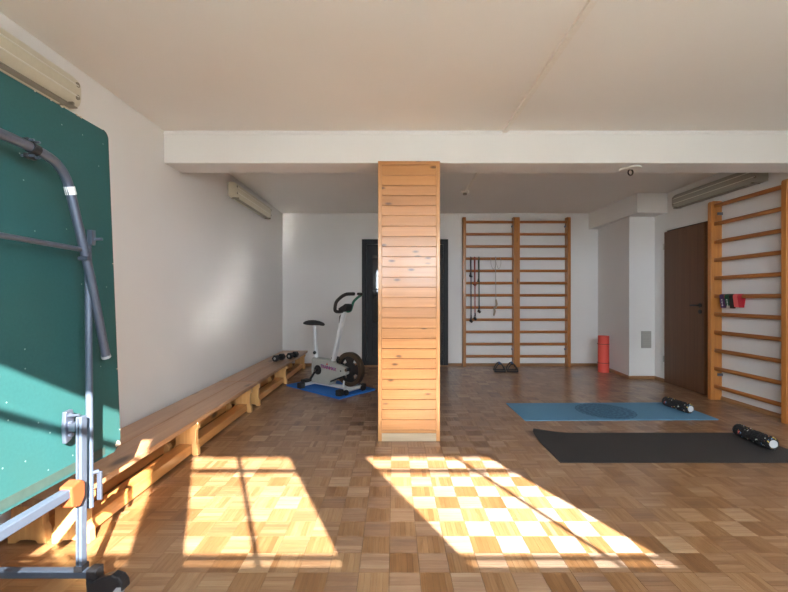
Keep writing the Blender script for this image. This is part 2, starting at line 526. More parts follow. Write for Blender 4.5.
def thing(name, label, cat, loc=(0, 0, 0), rz=0.0, group=None):
    o = bpy.data.objects.new(name, None)
    o.empty_display_size = 0.1
    o.location = loc; o.rotation_euler = (0, 0, rz)
    col.objects.link(o)
    return tag(o, label, cat, group)

def struct(mb, name, mat, **kw):
    return tag(mb.build(name, mat, **kw), kind='structure')

def copy_tree(o, parent=None):
    c = o.copy(); col.objects.link(c)
    if parent is not None:
        c.parent = parent
    for ch in list(o.children):
        copy_tree(ch, c)
    return c

# ------------------------------------------------------------------ the room (metres; +Y away from the camera)
XL, XR = -1.88, 3.70
YF, YB = -0.60, 6.75
CF, CB = 2.52, 2.57
BEAM_Y0, BEAM_Y1, BEAM_Z = 3.27, 3.53, 2.255

# window openings in the wall behind the viewpoint: (x0, x1) of the glass
WZ0, WZ1 = 1.349, 2.039
WINS = [(-0.60, -0.05, -0.585), (0.175, 0.885, 0.51), (1.420, 2.325, 2.080)]  # unseen pier added between the first two, in place of a figure's shadow
BARW = [0.003, 0.009, 0.009]
FR = 0.05

# floor: a dark base and the parquet blocks on it
floor = struct(MB().box(XL - 0.15, XR + 0.22, YF - 0.12, YB + 0.15, -0.06, -0.006), 'floor', M['under'])

T = 0.128
random.seed(11)
def slats(mb_list, x, y, turn, rnd, z=0.0):
    """five fingers of one parquet block with its corner at x, y"""
    g = 0.0007
    base = rnd.gauss(0.5, 0.10) + (-0.035 if turn else 0.035)  # offset by grain direction paints part of the sheen contrast into the tone
    w = T / 5
    for k in range(5):
        t = min(0.98, max(0.02, base + rnd.gauss(0, 0.075)))
        a0, a1 = k * w + g * 0.5, (k + 1) * w - g * 0.5
        if k == 0: a0 += g * 0.6
        if k == 4: a1 -= g * 0.6
        b0, b1 = g, T - g
        dz = rnd.uniform(-0.00025, 0.00025)
        if turn: bx = (x + a0, x + a1, y + b0, y + b1)
        else: bx = (x + b0, x + b1, y + a0, y + a1)
        mb_list.append((bx, z + dz, t, turn))

def slat_mesh(name, lst):
    v, f, tone, turn = [], [], [], []
    for (x0, x1, y0, y1), z, t, tu in lst:
        b = len(v)
        c = 0.0008
        v += [(x0, y0, -0.006), (x1, y0, -0.006), (x1, y1, -0.006), (x0, y1, -0.006), (x0, y0, z), (x1, y0, z), (x1, y1, z), (x0, y1, z)]
        for q in ((4, 5, 6, 7), (0, 1, 5, 4), (1, 2, 6, 5), (2, 3, 7, 6), (3, 0, 4, 7)):
            f.append(tuple(b + i for i in q)); tone.append(t); turn.append(float(tu))
    me = bpy.data.meshes.new(name)
    me.from_pydata(v, [], f)
    a = me.attributes.new('tone', 'FLOAT', 'FACE'); a.data.foreach_set('value', tone)
    a = me.attributes.new('turn', 'FLOAT', 'FACE'); a.data.foreach_set('value', turn)
    me.materials.append(M['parquet'])
    return me

rnd = random.Random(5)
variants = {0: [], 1: []}
for tu in (0, 1):
    for k in range(28):
        l = []; slats(l, 0, 0, tu, rnd)
        variants[tu].append(slat_mesh('parquet_block', l))
cells = []
nx, ny = int((XR - XL) / T) + 2, int((YB - YF) / T) + 2
X0, Y0 = XL - 0.06, YF - 0.02
for i in range(nx):
    for j in range(ny):
        cells.append((X0 + i * T, Y0 + j * T, (i + j) % 2))
def seen(c):
    x, y = c[0] + T / 2, c[1] + T / 2
    if y < 1.5: return False
    px, py = 394 + F * x / y, 297 + F * CAM_H / y
    return 0 <= px <= 788 and py <= 592 and x > -1.40
near = sorted([c for c in cells if seen(c)], key=lambda c: (c[1], abs(c[0])))[:298]
nearset = set(near)
for c in near:
    o = bpy.data.objects.new('parquet_block', rnd.choice(variants[c[2]]))
    o.location = (c[0], c[1], 0)
    col.objects.link(o); o.parent = floor
rest = []
for c in cells:
    if c in nearset: continue
    slats(rest, c[0], c[1], c[2], rnd)
rest = [((max(b[0], XL - .02), min(b[1], XR + .02), b[2], min(b[3], YB + .02)), z, t, tu) for (b, z, t, tu) in rest if b[0] < XR and b[1] > XL and b[2] < YB]
o = bpy.data.objects.new('parquet_field', slat_mesh('parquet_field', rest))
col.objects.link(o); o.parent = floor; o['kind'] = 'stuff'

# walls
struct(MB().box(XL - 0.15, XL, YF, YB, 0, CB), 'wall_left', M['wall'])
struct(MB().box(XL - 0.15, XR + 0.2, YB, YB + 0.15, 0, CB), 'wall_back', M['wall'])
DY0, DY1, DZ = 4.63, 5.435, 2.06        # brown door opening in the right wall
w = MB()
w.box(XR, XR + 0.2, YF, DY0, 0, CB).box(XR, XR + 0.2, DY1, YB, 0, CB).box(XR, XR + 0.2, DY0, DY1, DZ, CB)
w.box(XR + 0.16, XR + 0.2, DY0, DY1, 0, DZ)
struct(w, 'wall_right', M['wall'])
# front wall: three window openings, pier between the first two added to block sun
w = MB()
ys = (YF - 0.12, YF)
xs = [XL - 0.15]
for a, b, m_ in WINS:
    xs += [a - FR, b + FR]
xs.append(XR + 0.2)
for k in range(0, len(xs), 2):
    w.box(xs[k], xs[k + 1], ys[0], ys[1], 0, CB)
for a, b, m_ in WINS:
    w.box(a - FR, b + FR, ys[0], ys[1], 0, WZ0 - FR)
    w.box(a - FR, b + FR, ys[0], ys[1], (WZ1 + 0.035 if a < 0 else WZ1) + FR, CB)
struct(w, 'wall_front', M['wall'])
struct(MB().box(XL - 0.15, XR + 0.2, YF - 0.12, BEAM_Y0 + 0.1, CF, CF + 0.2), 'ceiling', M['ceil'])
struct(MB().box(XL - 0.15, XR + 0.2, BEAM_Y0 + 0.1, YB + 0.15, CB, CB + 0.15), 'ceiling', M['ceil'])
struct(MB().box(XL, XR, BEAM_Y0, BEAM_Y1, BEAM_Z, CF + 0.04), 'ceiling_beam', M['wall'], bevel=0.006)
# pier in the far right corner and the soffit above it
struct(MB().prism([(3.44, YB), (3.335, 5.67), (XR, 5.67), (XR, YB)], 0, 2.30, 'Z'), 'wall_pier', M['wall'], bevel=0.004)
struct(MB().box(3.285, XR, 5.41, YB, 2.30, CB), 'ceiling_soffit', M['wall'], bevel=0.004)

# windows (behind the viewpoint; they let the daylight in)
wy = YF - 0.06
for k, (a, b, mu) in enumerate(WINS):
    wn_ = MB()
    WT = WZ1 + 0.035 if a < 0 else WZ1
    wn_.box(a - FR, a, wy - 0.025, wy + 0.025, WZ0 - FR, WT + FR).box(b, b + FR, wy - 0.025, wy + 0.025, WZ0 - FR, WT + FR)
    wn_.box(a, b, wy - 0.025, wy + 0.025, WZ0 - FR, WZ0).box(a, b, wy - 0.025, wy + 0.025, WT, WT + FR)
    fr = struct(wn_, 'window_%d' % (k + 1), M['white_paint'])
    MB().box(mu - BARW[k], mu + BARW[k], wy - 0.015, wy + 0.015, WZ0, WT).build('mullion', M['white_paint'], fr)
    MB().box(a, b, wy - 0.012, wy + 0.012, 1.884, 1.910).build('glazing_bar', M['white_paint'], fr)
    MB().box(a, b, wy - 0.012, wy + 0.012, 1.378, 1.398).build('glazing_bar', M['white_paint'], fr)
    MB().box(a, b, wy - 0.003, wy + 0.003, WZ0, WT).build('pane', M['glass'], fr)
    pl = bpy.data.lights.new('window_daylight_portal', 'AREA')
    pl.shape = 'RECTANGLE'; pl.size = b - a + 2 * FR; pl.size_y = WT - WZ0 + 2 * FR
    pl.cycles.is_portal = True
    po = bpy.data.objects.new('window_daylight_portal', pl)
    po.location = ((a + b) / 2, YF - 0.125, (WZ0 + WT) / 2)
    po.rotation_euler = (math.radians(90), 0, 0)
    col.objects.link(po)
struct(MB().box(-25, 25, -40, YF - 0.13, -0.3, -0.2), 'ground_outside', M['ground'])

# baseboards
def skirt_x(n, x0, x1, y):
    struct(MB().prism([(y, 0.0), (y, 0.042), (y - 0.008, 0.042), (y - 0.018, 0.028), (y - 0.018, 0.0)], x0, x1, 'X'), n, M['skirt_x'])
skirt_x('baseboard_back', XL, -0.54, YB)
skirt_x('baseboard_back', 0.91, 3.43, YB)
skirt_x('baseboard_pier', 3.325, XR, 5.67)
d = Vector((3.335 - 3.44, 5.67 - YB)); nrm = Vector((-1.08, 0.105)).normalized()
q = [(3.44, YB), (3.335, 5.67), (3.335 + nrm[0] * 0.018, 5.67 - 0.018), (3.44 + nrm[0] * 0.018, YB)]
struct(MB().prism(q, 0, 0.042, 'Z'), 'baseboard_pier', M['skirt_y'])
def skirt_y(n, y0, y1, x, s):
    struct(MB().prism([(x, 0.0), (x, 0.042), (x + s * 0.008, 0.042), (x + s * 0.018, 0.028), (x + s * 0.018, 0)], y0, y1, 'Y'), n, M['skirt_y'])
skirt_y('baseboard_right', YF, 4.56, XR, -1)
skirt_y('baseboard_right', DY1 + 0.01, 5.66, XR, -1)
skirt_y('baseboard_left', YF, YB, XL, 1)

# cable duct along the ceilings
duct = struct(MB().box(0.888, 0.924, YF, BEAM_Y0, CF - 0.020, CF), 'trim_1', M['trunk'])
struct(MB().box(0.932, 0.954, BEAM_Y1, 5.28, CB - 0.020, CB), 'trim_2', M['trunk'])
# fine moulding seam where beam meets the ceiling
struct(MB().box(XL, XR, BEAM_Y0 - 0.010, BEAM_Y0, CF - 0.030, CF - 0.022), 'trim_3', M['wall'])

# ------------------------------------------------------------------ pine clad column
CX0, CX1, CY0, CY1, CT = -0.128, 0.369, 3.21, 3.56, 2.252
t = thing('column', 'square column clad in horizontal orange pine boards under the beam', 'column', ((CX0 + CX1) / 2, (CY0 + CY1) / 2, 0))
hw, hd = (CX1 - CX0) / 2, (CY1 - CY0) / 2
MB().box(-hw + 0.02, hw - 0.02, -hd + 0.02, hd, 0, BEAM_Z - 0.002).build('core', M['pine_z'], t)
e = 0.030
for sx in (-1, 1):
    for sy in (-1, 1):
        xa, xb = sorted((sx * hw, sx * (hw - e))); ya, yb = sorted((sy * hd, sy * (hd - e)))
        MB().box(xa, xb, ya, yb, 0, 2.222).build('corner_strip', M['pine_z'], t, bevel=0.003)
MB().box(-hw, hw, -hd, -hd + 0.03, 2.222, CT).build('top_board', M['pine_x'], t, bevel=0.003)
for sx in (-1, 1):
    xa, xb = sorted((sx * hw, sx * (hw - 0.03)))
    MB().box(xa, xb, -hd + 0.03, hd, 2.222, CT).build('top_board', M['pine_y'], t, bevel=0.003)
bt = 0.066
pitch = (2.222 - bt - 0.026) / 26
fb = MB().box(-hw + e, hw - e, -0.008, 0.012, 0, pitch - 0.002)
front_board = None
mid_gap = bt + 0.026
zz = [(0, bt, 'worn'), (bt, 0.026, 'thin')] + [(mid_gap + k * pitch, pitch, 'full') for k in range(26)]
for z0, hgt, kind in zz:
    if kind == 'full':
        if front_board is None:
            front_board = fb.build('board', M['pine_x'], t, bevel=0.0022)
            side_board = MB().box(-0.008, 0.012, -hd + e, hd - e, 0, pitch - 0.002).build('board', M['pine_y'], t, bevel=0.0022)
            f_, s_ = front_board, side_board
        else:
            f_ = front_board.copy(); col.objects.link(f_); s_ = side_board.copy(); col.objects.link(s_)
        s2 = side_board.copy(); col.objects.link(s2)
        f_.location = (0, -hd + 0.012, z0)
        s_.location = (-hw + 0.012, 0, z0)
        s2.location = (hw - 0.016, 0, z0)
    else:
        MB().box(-hw + e, hw - e, -hd + 0.002 if kind == 'worn' else -hd + 0.004, -hd + 0.024, z0, z0 + hgt - 0.002).build('board', M['pine_worn'] if kind == 'worn' else M['pine_x'], t, bevel=0.002)
        for sx in (-1, 1):
            xa, xb = sorted((sx * (hw - 0.004), sx * (hw - 0.024)))
            MB().box(xa, xb, -hd + e, hd - e, z0, z0 + hgt - 0.002).build('board', M['pine_y'], t, bevel=0.002)

# ------------------------------------------------------------------ brown door in the right wall
dr = struct(MB().box(XR + 0.13, XR + 0.158, DY0, DY1, 0, DZ), 'door_1', M['void'])  # black sheet painted as the unlit space behind the ajar leaf
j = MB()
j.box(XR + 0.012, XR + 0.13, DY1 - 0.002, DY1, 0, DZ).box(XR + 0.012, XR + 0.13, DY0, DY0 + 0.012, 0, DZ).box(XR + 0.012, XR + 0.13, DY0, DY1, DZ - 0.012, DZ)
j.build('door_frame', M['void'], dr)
leafE = bpy.data.objects.new('door_leaf', None)
# leaf hinged at the far side, ajar a little into the room
leaf_len = 0.725
lf = MB().box(-0.020, 0.020, -leaf_len + 0.006, 0, 0.008, 2.038).build('door_leaf', M['walnut'], dr, bevel=0.002)
lf.location = (XR - 0.012, DY1 - 0.006, 0)
lf.rotation_euler = (0, 0, math.radians(-1.6))
MB().box(-0.020, 0.020, -leaf_len, -leaf_len + 0.006, 0.008, 2.038).build('edge_lipping', M['walnut_edge'], lf)
h = MB().tube([(-0.02, -leaf_len + 0.06, 1.06), (-0.065, -leaf_len + 0.06, 1.06)], 0.010, 10)
h.tube([(-0.062, -leaf_len + 0.055, 1.06), (-0.062, -leaf_len + 0.17, 1.06)], 0.009, 10)
h.tube([(-0.020, -leaf_len + 0.06, 1.06), (-0.028, -leaf_len + 0.06, 1.06)], 0.027, 18)
h.build('handle', M['black_iron'], lf, smooth=True)
MB().tube([(-0.020, -leaf_len + 0.06, 0.985), (-0.028, -leaf_len + 0.06, 0.985)], 0.026, 18).build('keyhole_plate', M['black_iron'], lf, smooth=True)
for hz in (0.28, 1.80):
    MB().tube([(-0.024, 0.006, hz), (-0.024, 0.006, hz + 0.08)], 0.009, 10).build('hinge', M['lamp_back'], lf, smooth=True)
bpy.data.objects.remove(leafE)

# black double door in the back wall, behind the column
bd = struct(MB().box(-0.54, -0.46, YB - 0.035, YB - 0.001, 0, 2.13).box(0.83, 0.91, YB - 0.035, YB - 0.001, 0, 2.13).box(-0.46, 0.83, YB - 0.035, YB - 0.001, 2.05, 2.13), 'door_2', M['black_paint'], bevel=0.004)
MB().box(-0.54, 0.91, YB - 0.07, YB - 0.001, 0, 0.014).build('threshold', M['skirt_x'], bd)
for s in (0, 1):
    x0 = -0.46 + s * 0.645; x1 = x0 + 0.645
    y1 = YB - 0.004; y0 = YB - 0.026
    l = MB()
    l.box(x0 + .004, x0 + 0.10, y0, y1, 0.016, 2.045).box(x1 - 0.10, x1 - .004, y0, y1, 0.016, 2.045)
    for a, b in ((0.016, 0.18), (0.42, 0.47), (0.66, 0.74), (1.86, 2.045)):
        l.box(x0 + 0.10, x1 - 0.10, y0, y1, a, b)
    l.box(x0 + 0.05, x1 - 0.05, y1 - 0.002, y1 + 0.001, 0.05, 2.0)
    lf2 = l.build('door_leaf', M['black_paint'], bd, bevel=0.004)
    MB().box(x0 + 0.10, x1 - 0.10, y0 + 0.010, y1, 0.74, 1.86).build('pane', M['dark_glass'], lf2)
    for a, b in ((0.18, 0.42), (0.47, 0.66)):
        MB().prism(round_rect(x0 + 0.115, x1 - 0.115, a + 0.015, b - 0.015, 0.01), y0 + 0.006, y1, 'Y').build('panel', M['black_paint'], lf2, bevel=0.0015)
    for a in (0.24, 0.41):
        MB().box(x0 + a - 0.008, x0 + a + 0.008, y0 - 0.004, y0 + 0.008, 0.74, 1.86).build('glazing_bar', M['black_iron'], lf2)
    MB().box(x0 + 0.10, x1 - 0.10, y0 - 0.004, y0 + 0.008, 1.28, 1.30).build('glazing_bar', M['black_iron'], lf2)
    for k in range(3):
        cx = x0 + 0.17 + k * 0.152
        pts = [(cx - 0.05, y0 - 0.002, 0.78)] + [(cx + math.cos(a) * 0.045, y0 - 0.002, 1.16 + math.sin(a) * 0.06) for a in [math.pi - i * math.pi / 8 for i in range(12)]]
        MB().tube(pts, 0.006, 6).build('scroll_grille', M['black_iron'], lf2, smooth=True)
MB().tube([(0.16, YB - 0.026, 1.03), (0.16, YB - 0.07, 1.03), (0.06, YB - 0.07, 1.03)], 0.009, 8).build('handle', M['chrome'], bd, smooth=True)

# ------------------------------------------------------------------ wall bars
def wall_bars(name, label, group, width, rungs, top, first, axis):
    """built in local space: posts stand on the floor along local X, wall on the +Y side"""
    t = thing(name, label, 'wall bars', group=group)
    D = 0.125; P = 0.05
    for s in (-1, 1):
        xc = s * (width / 2 - P / 2)
        prof = [(0, 0), (D, 0), (D, top)] + [(D * 0.5 + D * 0.5 * math.cos(math.radians(a)) if False else 0.03 - 0.03 * math.sin(math.radians(a)), top - 0.03 + 0.03 * math.cos(math.radians(a))) for a in (0, 30, 60, 90)]
        MB().prism(prof, xc - P / 2, xc + P / 2, 'X').build('upright', M['bar_z'], t, bevel=0.004)
    for k in range(rungs):
        z = first - 0.2035 * k
        MB().tube([(-width / 2 + P - 0.002, 0.048, z), (0, 0.048, z), (width / 2 - P + 0.002, 0.048, z)], 0.0225, 14, rx=0.016).build('rung', M['bar_x'], t, smooth=True)
    for s in (-1, 1):
        for z in (top - 0.16, 0.27):
            MB().box(s * (width / 2 - P) - (0.0 if s < 0 else 0.012), s * (width / 2 - P) + (0.012 if s < 0 else 0.0), 0.07, D, z, z + 0.03).build('bracket', M['steel'], t)
    return t
BY = YB - 0.125 - 0.001
b1 = wall_bars('wall_bars', 'wooden wall bars hung with exercise tubes and a jump rope, on the back wall', 'climbing bars', 0.893, 12, 2.49, 2.41, 'X')
b1.location = (1.144 + 0.4465, BY, 0)
b2 = wall_bars('wall_bars', 'empty wooden wall bars on the back wall, nearest the red rolled mat', 'climbing bars', 0.893, 12, 2.49, 2.41, 'X')
b2.location = (2.037 + 0.4465, BY, 0)
b3 = wall_bars('wall_bars', 'shorter wooden wall bars beside the brown door, holding loop bands', 'climbing bars', 0.915, 11, 2.243, 2.187, 'X')
b3.location = (XR - 0.125 - 0.001, 3.645 + 0.4575, 0)
b3.rotation_euler = (0, 0, math.radians(-90))

# ------------------------------------------------------------------ fluorescent lamps
def lamp(label, x, y0, y1, s, z, shell='lamp_shell'):
    """wrap-around batten on a side wall; s = +1 when it faces +X"""
    t = thing('fluorescent_lamp', label, 'lamp', (x, (y0 + y1) / 2, z), 0 if s > 0 else math.pi, 'fluorescent battens high on the side walls')
    L = (y1 - y0) / 2
    MB().box(0.001, 0.045, -L + 0.03, L - 0.03, 0.010, 0.170).build('housing', M['lamp_back'], t, bevel=0.006)
    # cover: rounded in section and tapered at both ends
    prof = [(0.030, 0.0), (0.075, 0.004), (0.098, 0.025), (0.106, 0.055), (0.106, 0.120), (0.098, 0.152), (0.075, 0.174), (0.030, 0.180)]
    m = MB()
    st = [(-L, 0.25), (-L + 0.010, 0.60), (-L + 0.03, 0.88), (-L + 0.06, 1.0), (L - 0.06, 1.0), (L - 0.03, 0.88), (L - 0.010, 0.60), (L, 0.25)]
    for yy, k in st:
        for (a, b) in prof:
            m.v.append((0.030 + (a - 0.030) * k, yy, 0.09 + (b - 0.09) * (0.55 + 0.45 * k)))
    n = len(prof)
    for i in range(len(st) - 1):
        for q in range(n):
            q2 = (q + 1) % n
            m.f.append((i * n + q, i * n + q2, (i + 1) * n + q2, (i + 1) * n + q))
    m.f.append(tuple(range(n))); m.f.append(tuple((len(st) - 1) * n + q for q in reversed(range(n))))
    cv = m.build('diffuser', M[shell], t, smooth=True)
    # lower rim and ribs that show on the cover
    MB().bar((0.070, -L + 0.05, 0.002), (0.070, L - 0.05, 0.002), 0.045, 0.006).build('lower_rim', M['lamp_end'], cv)
    for b in (0.060, 0.120):
        MB().tube([(0.1045, -L + 0.06, b), (0.1045, L - 0.06, b)], 0.005, 6).build('rib', M['lamp_tube'], cv, smooth=True)
    for sy in (-1, 1):
        for b in (0.055, 0.125):
            MB().tube([(0.092, sy * (L - 0.065), b), (0.108, sy * (L - 0.065), b)], 0.014, 12).build('tube_end', M['lamp_end'], cv, smooth=True)
        MB().box(0.025, 0.110, sy * (L - 0.10) - 0.006, sy * (L - 0.10) + 0.006, -0.004, 0.012).build('clip', M['lamp_end'], cv)
    return t
lamp('cream fluorescent lamp on the left wall above the green table', XL, 0.94, 2.31, 1, 2.225)
lamp('cream fluorescent lamp on the left wall beyond the beam', XL, 4.47, 5.84, 1, 2.285)
lamp('fluorescent lamp with shade-toned shell on the right wall above the brown door', XR, 3.92, 5.22, -1, 2.30, 'lamp_shaded')

# small ceiling fittings
t = thing('ceiling_sensor', 'small white round fitting at the end of a ceiling cable duct', 'ceiling fitting', (0.942, 5.32, CB))
MB().prism(disc(0, 0, 0.05), -0.028, -0.001, 'Z').build('base', M['plastic_white'], t, bevel=0.004, smooth=True)
MB().prism(disc(0, 0, 0.028), -0.05, -0.028, 'Z').build('socket', M['lamp_end'], t, smooth=True)
t = thing('ceiling_hook', 'dark ring hook with white rosette under the beam', 'hook', (2.01, 3.40, BEAM_Z))
MB().prism(disc(0, 0, 0.085), -0.014, -0.001, 'Z').build('rosette', M['plastic_white'], t, smooth=True)
ring = [(0.020 * math.sin(a), 0, -0.036 - 0.024 * math.cos(a + math.pi)) for a in [i * 2 * math.pi / 16 for i in range(17)]]
MB().tube(ring, 0.006, 8).build('ring', M['black_iron'], t, smooth=True)
# wall vent on the pier
t = thing('wall_vent', 'small grey metal vent plate on the white pier beside the door', 'vent', (3.57, 5.669, 0.437))
MB().box(-0.07, 0.07, -0.012, 0.0, 0, 0.24).build('plate', M['vent'], t, bevel=0.003)
for z0, z1 in ((0.012, 0.112), (0.128, 0.228)):
    f_ = MB().box(-0.06, 0.06, -0.016, -0.010, z0, z1).build('flap', M['vent'], t, bevel=0.002)
    for k in range(4):
        zc = z0 + 0.015 + k * 0.024
        MB().box(-0.05, 0.05, -0.019, -0.015, zc, zc + 0.008).build('louvre', M['lamp_back'], f_)

# ------------------------------------------------------------------ gym benches
def bench(label, xc, y0, y1, legs):
    t = thing('gym_bench', label, 'bench', (xc, (y0 + y1) / 2, 0), group='low gym benches along the left wall')
    ym = (y0 + y1) / 2
    MB().box(-0.101, 0.101, y0 - ym, y1 - ym, 0.247, 0.28).build('seat', M['bench_top'], t, bevel=0.004)
    half = [(0.090, 0.246), (0.090, 0.205), (0.074, 0.185), (0.074, 0.085), (0.088, 0.060), (0.090, 0.0), (0.052, 0.0), (0.042, 0.014), (0.0, 0.018)]
    prof = half + [(-a, b) for a, b in reversed(half[:-1])]
    for y in legs:
        MB().prism(prof, y - ym - 0.020, y - ym + 0.020, 'Y').build('leg', M['bench_leg'], t, bevel=0.003)
    segs = []
    for a, b in zip(legs[:-1], legs[1:]):
        MB().box(-0.048, 0.048, a - ym + 0.0205, b - ym - 0.0205, 0.018, 0.088).build('rail', M['bench_rail'], t, bevel=0.004)
    return t
NL, FL = (1.90, 2.94, 4.03), (4.28, 5.36, 6.46)
bench('low wooden bench against the left wall, beside the green table', -1.728, 1.74, 4.152, NL)
bench('low wooden bench on the open side of its pair, next to the green table', -1.521, 1.74, 4.152, NL)
bench('low wooden bench against the left wall, reaching the back corner', -1.728, 4.162, 6.58, FL)
bench('low wooden bench holding black dumbbells, beside the exercise bike', -1.521, 4.162, 6.58, FL)

# black dumbbells on the far bench
def dumbbell(label, loc, rz):
    t = thing('dumbbell', label, 'dumbbell', loc, rz, 'black dumbbells on the bench')
    for s in (-1, 1):
        hexa = [(0.050 * math.cos(math.radians(a)), 0.0433 + 0.050 * math.sin(math.radians(a))) for a in range(0, 360, 60)]
        a, b = sorted((s * 0.045, s * 0.105))
        hd_ = MB().prism(hexa, a, b, 'X').build('head', M['cast_iron'], t, bevel=0.008)
        xf = s * 0.1052
        MB().prism([(0.018 * math.cos(math.radians(k)), 0.0433 + 0.018 * math.sin(math.radians(k))) for k in range(0, 360, 30)], *sorted((xf, xf + s * 0.001)), 'X').build('weight_mark', M['vent'], hd_)
    MB().tube([(-0.05, 0, 0.0433), (0, 0, 0.0433), (0.05, 0, 0.0433)], [0.014, 0.017, 0.014], 12).build('grip', M['rubber'], t, smooth=True)
    return t
dumbbell('black hex dumbbell on the bench, the one beside the seat seam', (-1.592, 5.53, 0.2802), math.radians(75))
dumbbell('black hex dumbbell on the bench, the one by the front edge', (-1.460, 5.76, 0.2802), math.radians(75))

# ------------------------------------------------------------------ folded table tennis table
t = thing('tennis_table', 'green folded table tennis table on a steel wheeled frame', 'table', (-1.21, 1.55, 0))
ox, oy = -1.21, 1.55
def L(x, y, z): return (x - ox, y - oy, z)
# board: leans a little towards the wall; local profile in (y, z), thin in x
lean = math.atan2(0.06, 1.47)
H_ = math.hypot(1.47, 0.06)
yR, yN = 1.862 - oy, 1.862 - 1.525 - oy
poly = [(yN, 0), (yR - 0.045, 0), (yR - 0.012, 0.022), (yR, 0.05)] + arc(yR - 0.03, H_ - 0.03, 0.03, 0, 90, 5) + [(yN, H_)]
bo = MB().prism(poly, -0.022, 0.0, 'X').build('board', M['green'], t, bevel=0.0015)
bo.location = L(-1.272, oy, 0.455)
bo.rotation_euler = (0, -lean, 0)
rim = MB()
pe = poly[1:-1]
for a, b in zip(pe[:-1], pe[1:]):
    rim.bar((-0.011, a[0], a[1]), (-0.011, b[0], b[1]), 0.0225, 0.003)
rim.build('edge_band', M['board_edge'], bo)
rr = random.Random(3)
for k in range(9):
    if k < 5: y_, z_ = yR - rr.uniform(0.08, 0.42), H_ - 0.001
    else: y_, z_ = yR - 0.002, rr.uniform(0.06, H_ - 0.1)
    if k == 8: y_, z_ = yR - 0.018, 0.030
    s_ = rr.uniform(0.004, 0.009) if k != 8 else 0.024
    pg = [(y_ + s_ * rr.uniform(0.5, 1.2) * math.cos(a), z_ + s_ * 0.6 * rr.uniform(0.5, 1.2) * math.sin(a)) for a in [i * 2 * math.pi / 8 for i in range(8)]]
    MB().prism(pg, -0.010, 0.0012, 'X').build('chipped_spot', M['chip'], bo)
MB().box(-0.001, 0.0015, yN, yR - 0.10, 0.012, 0.045).build('shadow_stripe', M['board_edge'], bo)  # dark strip painted as a shadow along the board's lower part
# main frame: lower cross tube, upright, long rail
def tp(name, pts, r, mat, seg=12, **kw):
    return MB().tube([L(*p) for p in pts], r, seg, **kw).build(name, mat, t, smooth=True)
yA = 1.545
lo = MB().bar(L(-1.75, yA, 0.095), L(-1.172, yA, 0.095), 0.030, 0.030).build('base_tube', M['blue_steel'], t, bevel=0.005)
up = MB().box(-1.219 - ox, -1.196 - ox, yA - 0.015 - oy, yA + 0.015 - oy, 0.110, 0.70)
u_ = up.build('upright', M['blue_steel'], t, bevel=0.003)
MB().bar(L(-1.2075, yA - 0.0153, 0.13), L(-1.2075, yA - 0.0153, 0.695), 0.002, 0.004).build('groove', M['black_plastic'], u_)
MB().box(-1.223 - ox, -1.192 - ox, yA - 0.019 - oy, yA + 0.019 - oy, 0.108, 0.128).build('joint_collar', M['black_plastic'], u_)
MB().bar(L(-1.205, 0.45, 0.437), L(-1.205, yA - 0.022, 0.437), 0.034, 0.034).build('long_rail', M['blue_steel'], t, bevel=0.004)
last_ = MB().prism([(-0.04, 0.385), (0.0, 0.37), (0.022, 0.40), (0.022, 0.455), (0.002, 0.472), (-0.045, 0.462)], -0.024, 0.024, 'X').build('rail_fitting', M['copper'], t, bevel=0.006)
last_.location = L(-1.205, yA - 0.035, 0)
# caster
c = bpy.data.objects.new('x', None); bpy.data.objects.remove(c)
last_ = MB().box(-0.018, 0.022, -0.022, 0.022, 0.070, 0.118).build('end_bracket', M['black_plastic'], t, bevel=0.004)
last_.location = L(-1.157, yA, 0)
g_ = [(-0.030, 0.085), (0.0, 0.082), (0.035, 0.098), (0.075, 0.112), (0.105, 0.105), (0.122, 0.085), (0.126, 0.06), (0.10, 0.04), (0.02, 0.03), (-0.025, 0.03)]
ca = MB().prism(g_, -0.020, 0.020, 'Y').build('caster_guard', M['black_plastic'], t, bevel=0.006)
ca.location = L(-1.140, yA - 0.012, -0.002)
ca.rotation_euler = (0, 0, math.radians(-6))
MB().prism(disc(0.062, 0.052, 0.046, 28), -0.016, 0.016, 'Y').build('wheel', M['grey_tyre'], ca, bevel=0.004, smooth=True)
MB().prism([(0.055, 0.02), (0.10, 0.07), (0.118, 0.072), (0.118, 0.05), (0.09, 0.012)], -0.0225, -0.016, 'Y').build('wheel_cover', M['grey_tyre'], ca)
MB().prism(disc(0.045, 0.035, 0.010, 14), -0.024, -0.018, 'Y').build('axle_bolt', M['steel'], ca, smooth=True)
# far caster at the wall side of the base tube
ca2 = copy_tree(ca, t); ca2.location = L(-1.74, yA + 0.02, -0.006)
# U shaped leg, folded up against the board
upts = [(-1.215, 0.45, 1.672), (-1.215, 1.28, 1.664), (-1.215, 1.375, 1.658), (-1.215, 1.440, 1.640), (-1.215, 1.482, 1.600), (-1.215, 1.506, 1.540), (-1.215, 1.60, 1.245), (-1.215, 1.688, 0.908)]
ul = tp('folding_leg', upts[:1] + list(smooth_path(upts[1:6], 5)) + upts[6:], 0.0165, M['steel'], 14)
MB().tube([L(-1.215, 1.334, 1.661), L(-1.215, 1.362, 1.659)], 0.0195, 14).build('clamp', M['black_plastic'], ul, smooth=True)
for dz in (-0.026, 0.026):
    for dy in (-0.011, 0.011):
        MB().tube([L(-1.245, 1.348 + dy, 1.659 + dz), L(-1.203, 1.348 + dy, 1.659 + dz)], 0.0045, 8).build('clamp_bolt', M['steel'], ul, smooth=True)
    last_ = MB().box(-0.012, 0.004, -0.019, 0.019, -0.008, 0.008).build('clamp_ear', M['black_plastic'], ul, bevel=0.003)
    last_.location = L(-1.222, 1.348, 1.659 + dz)
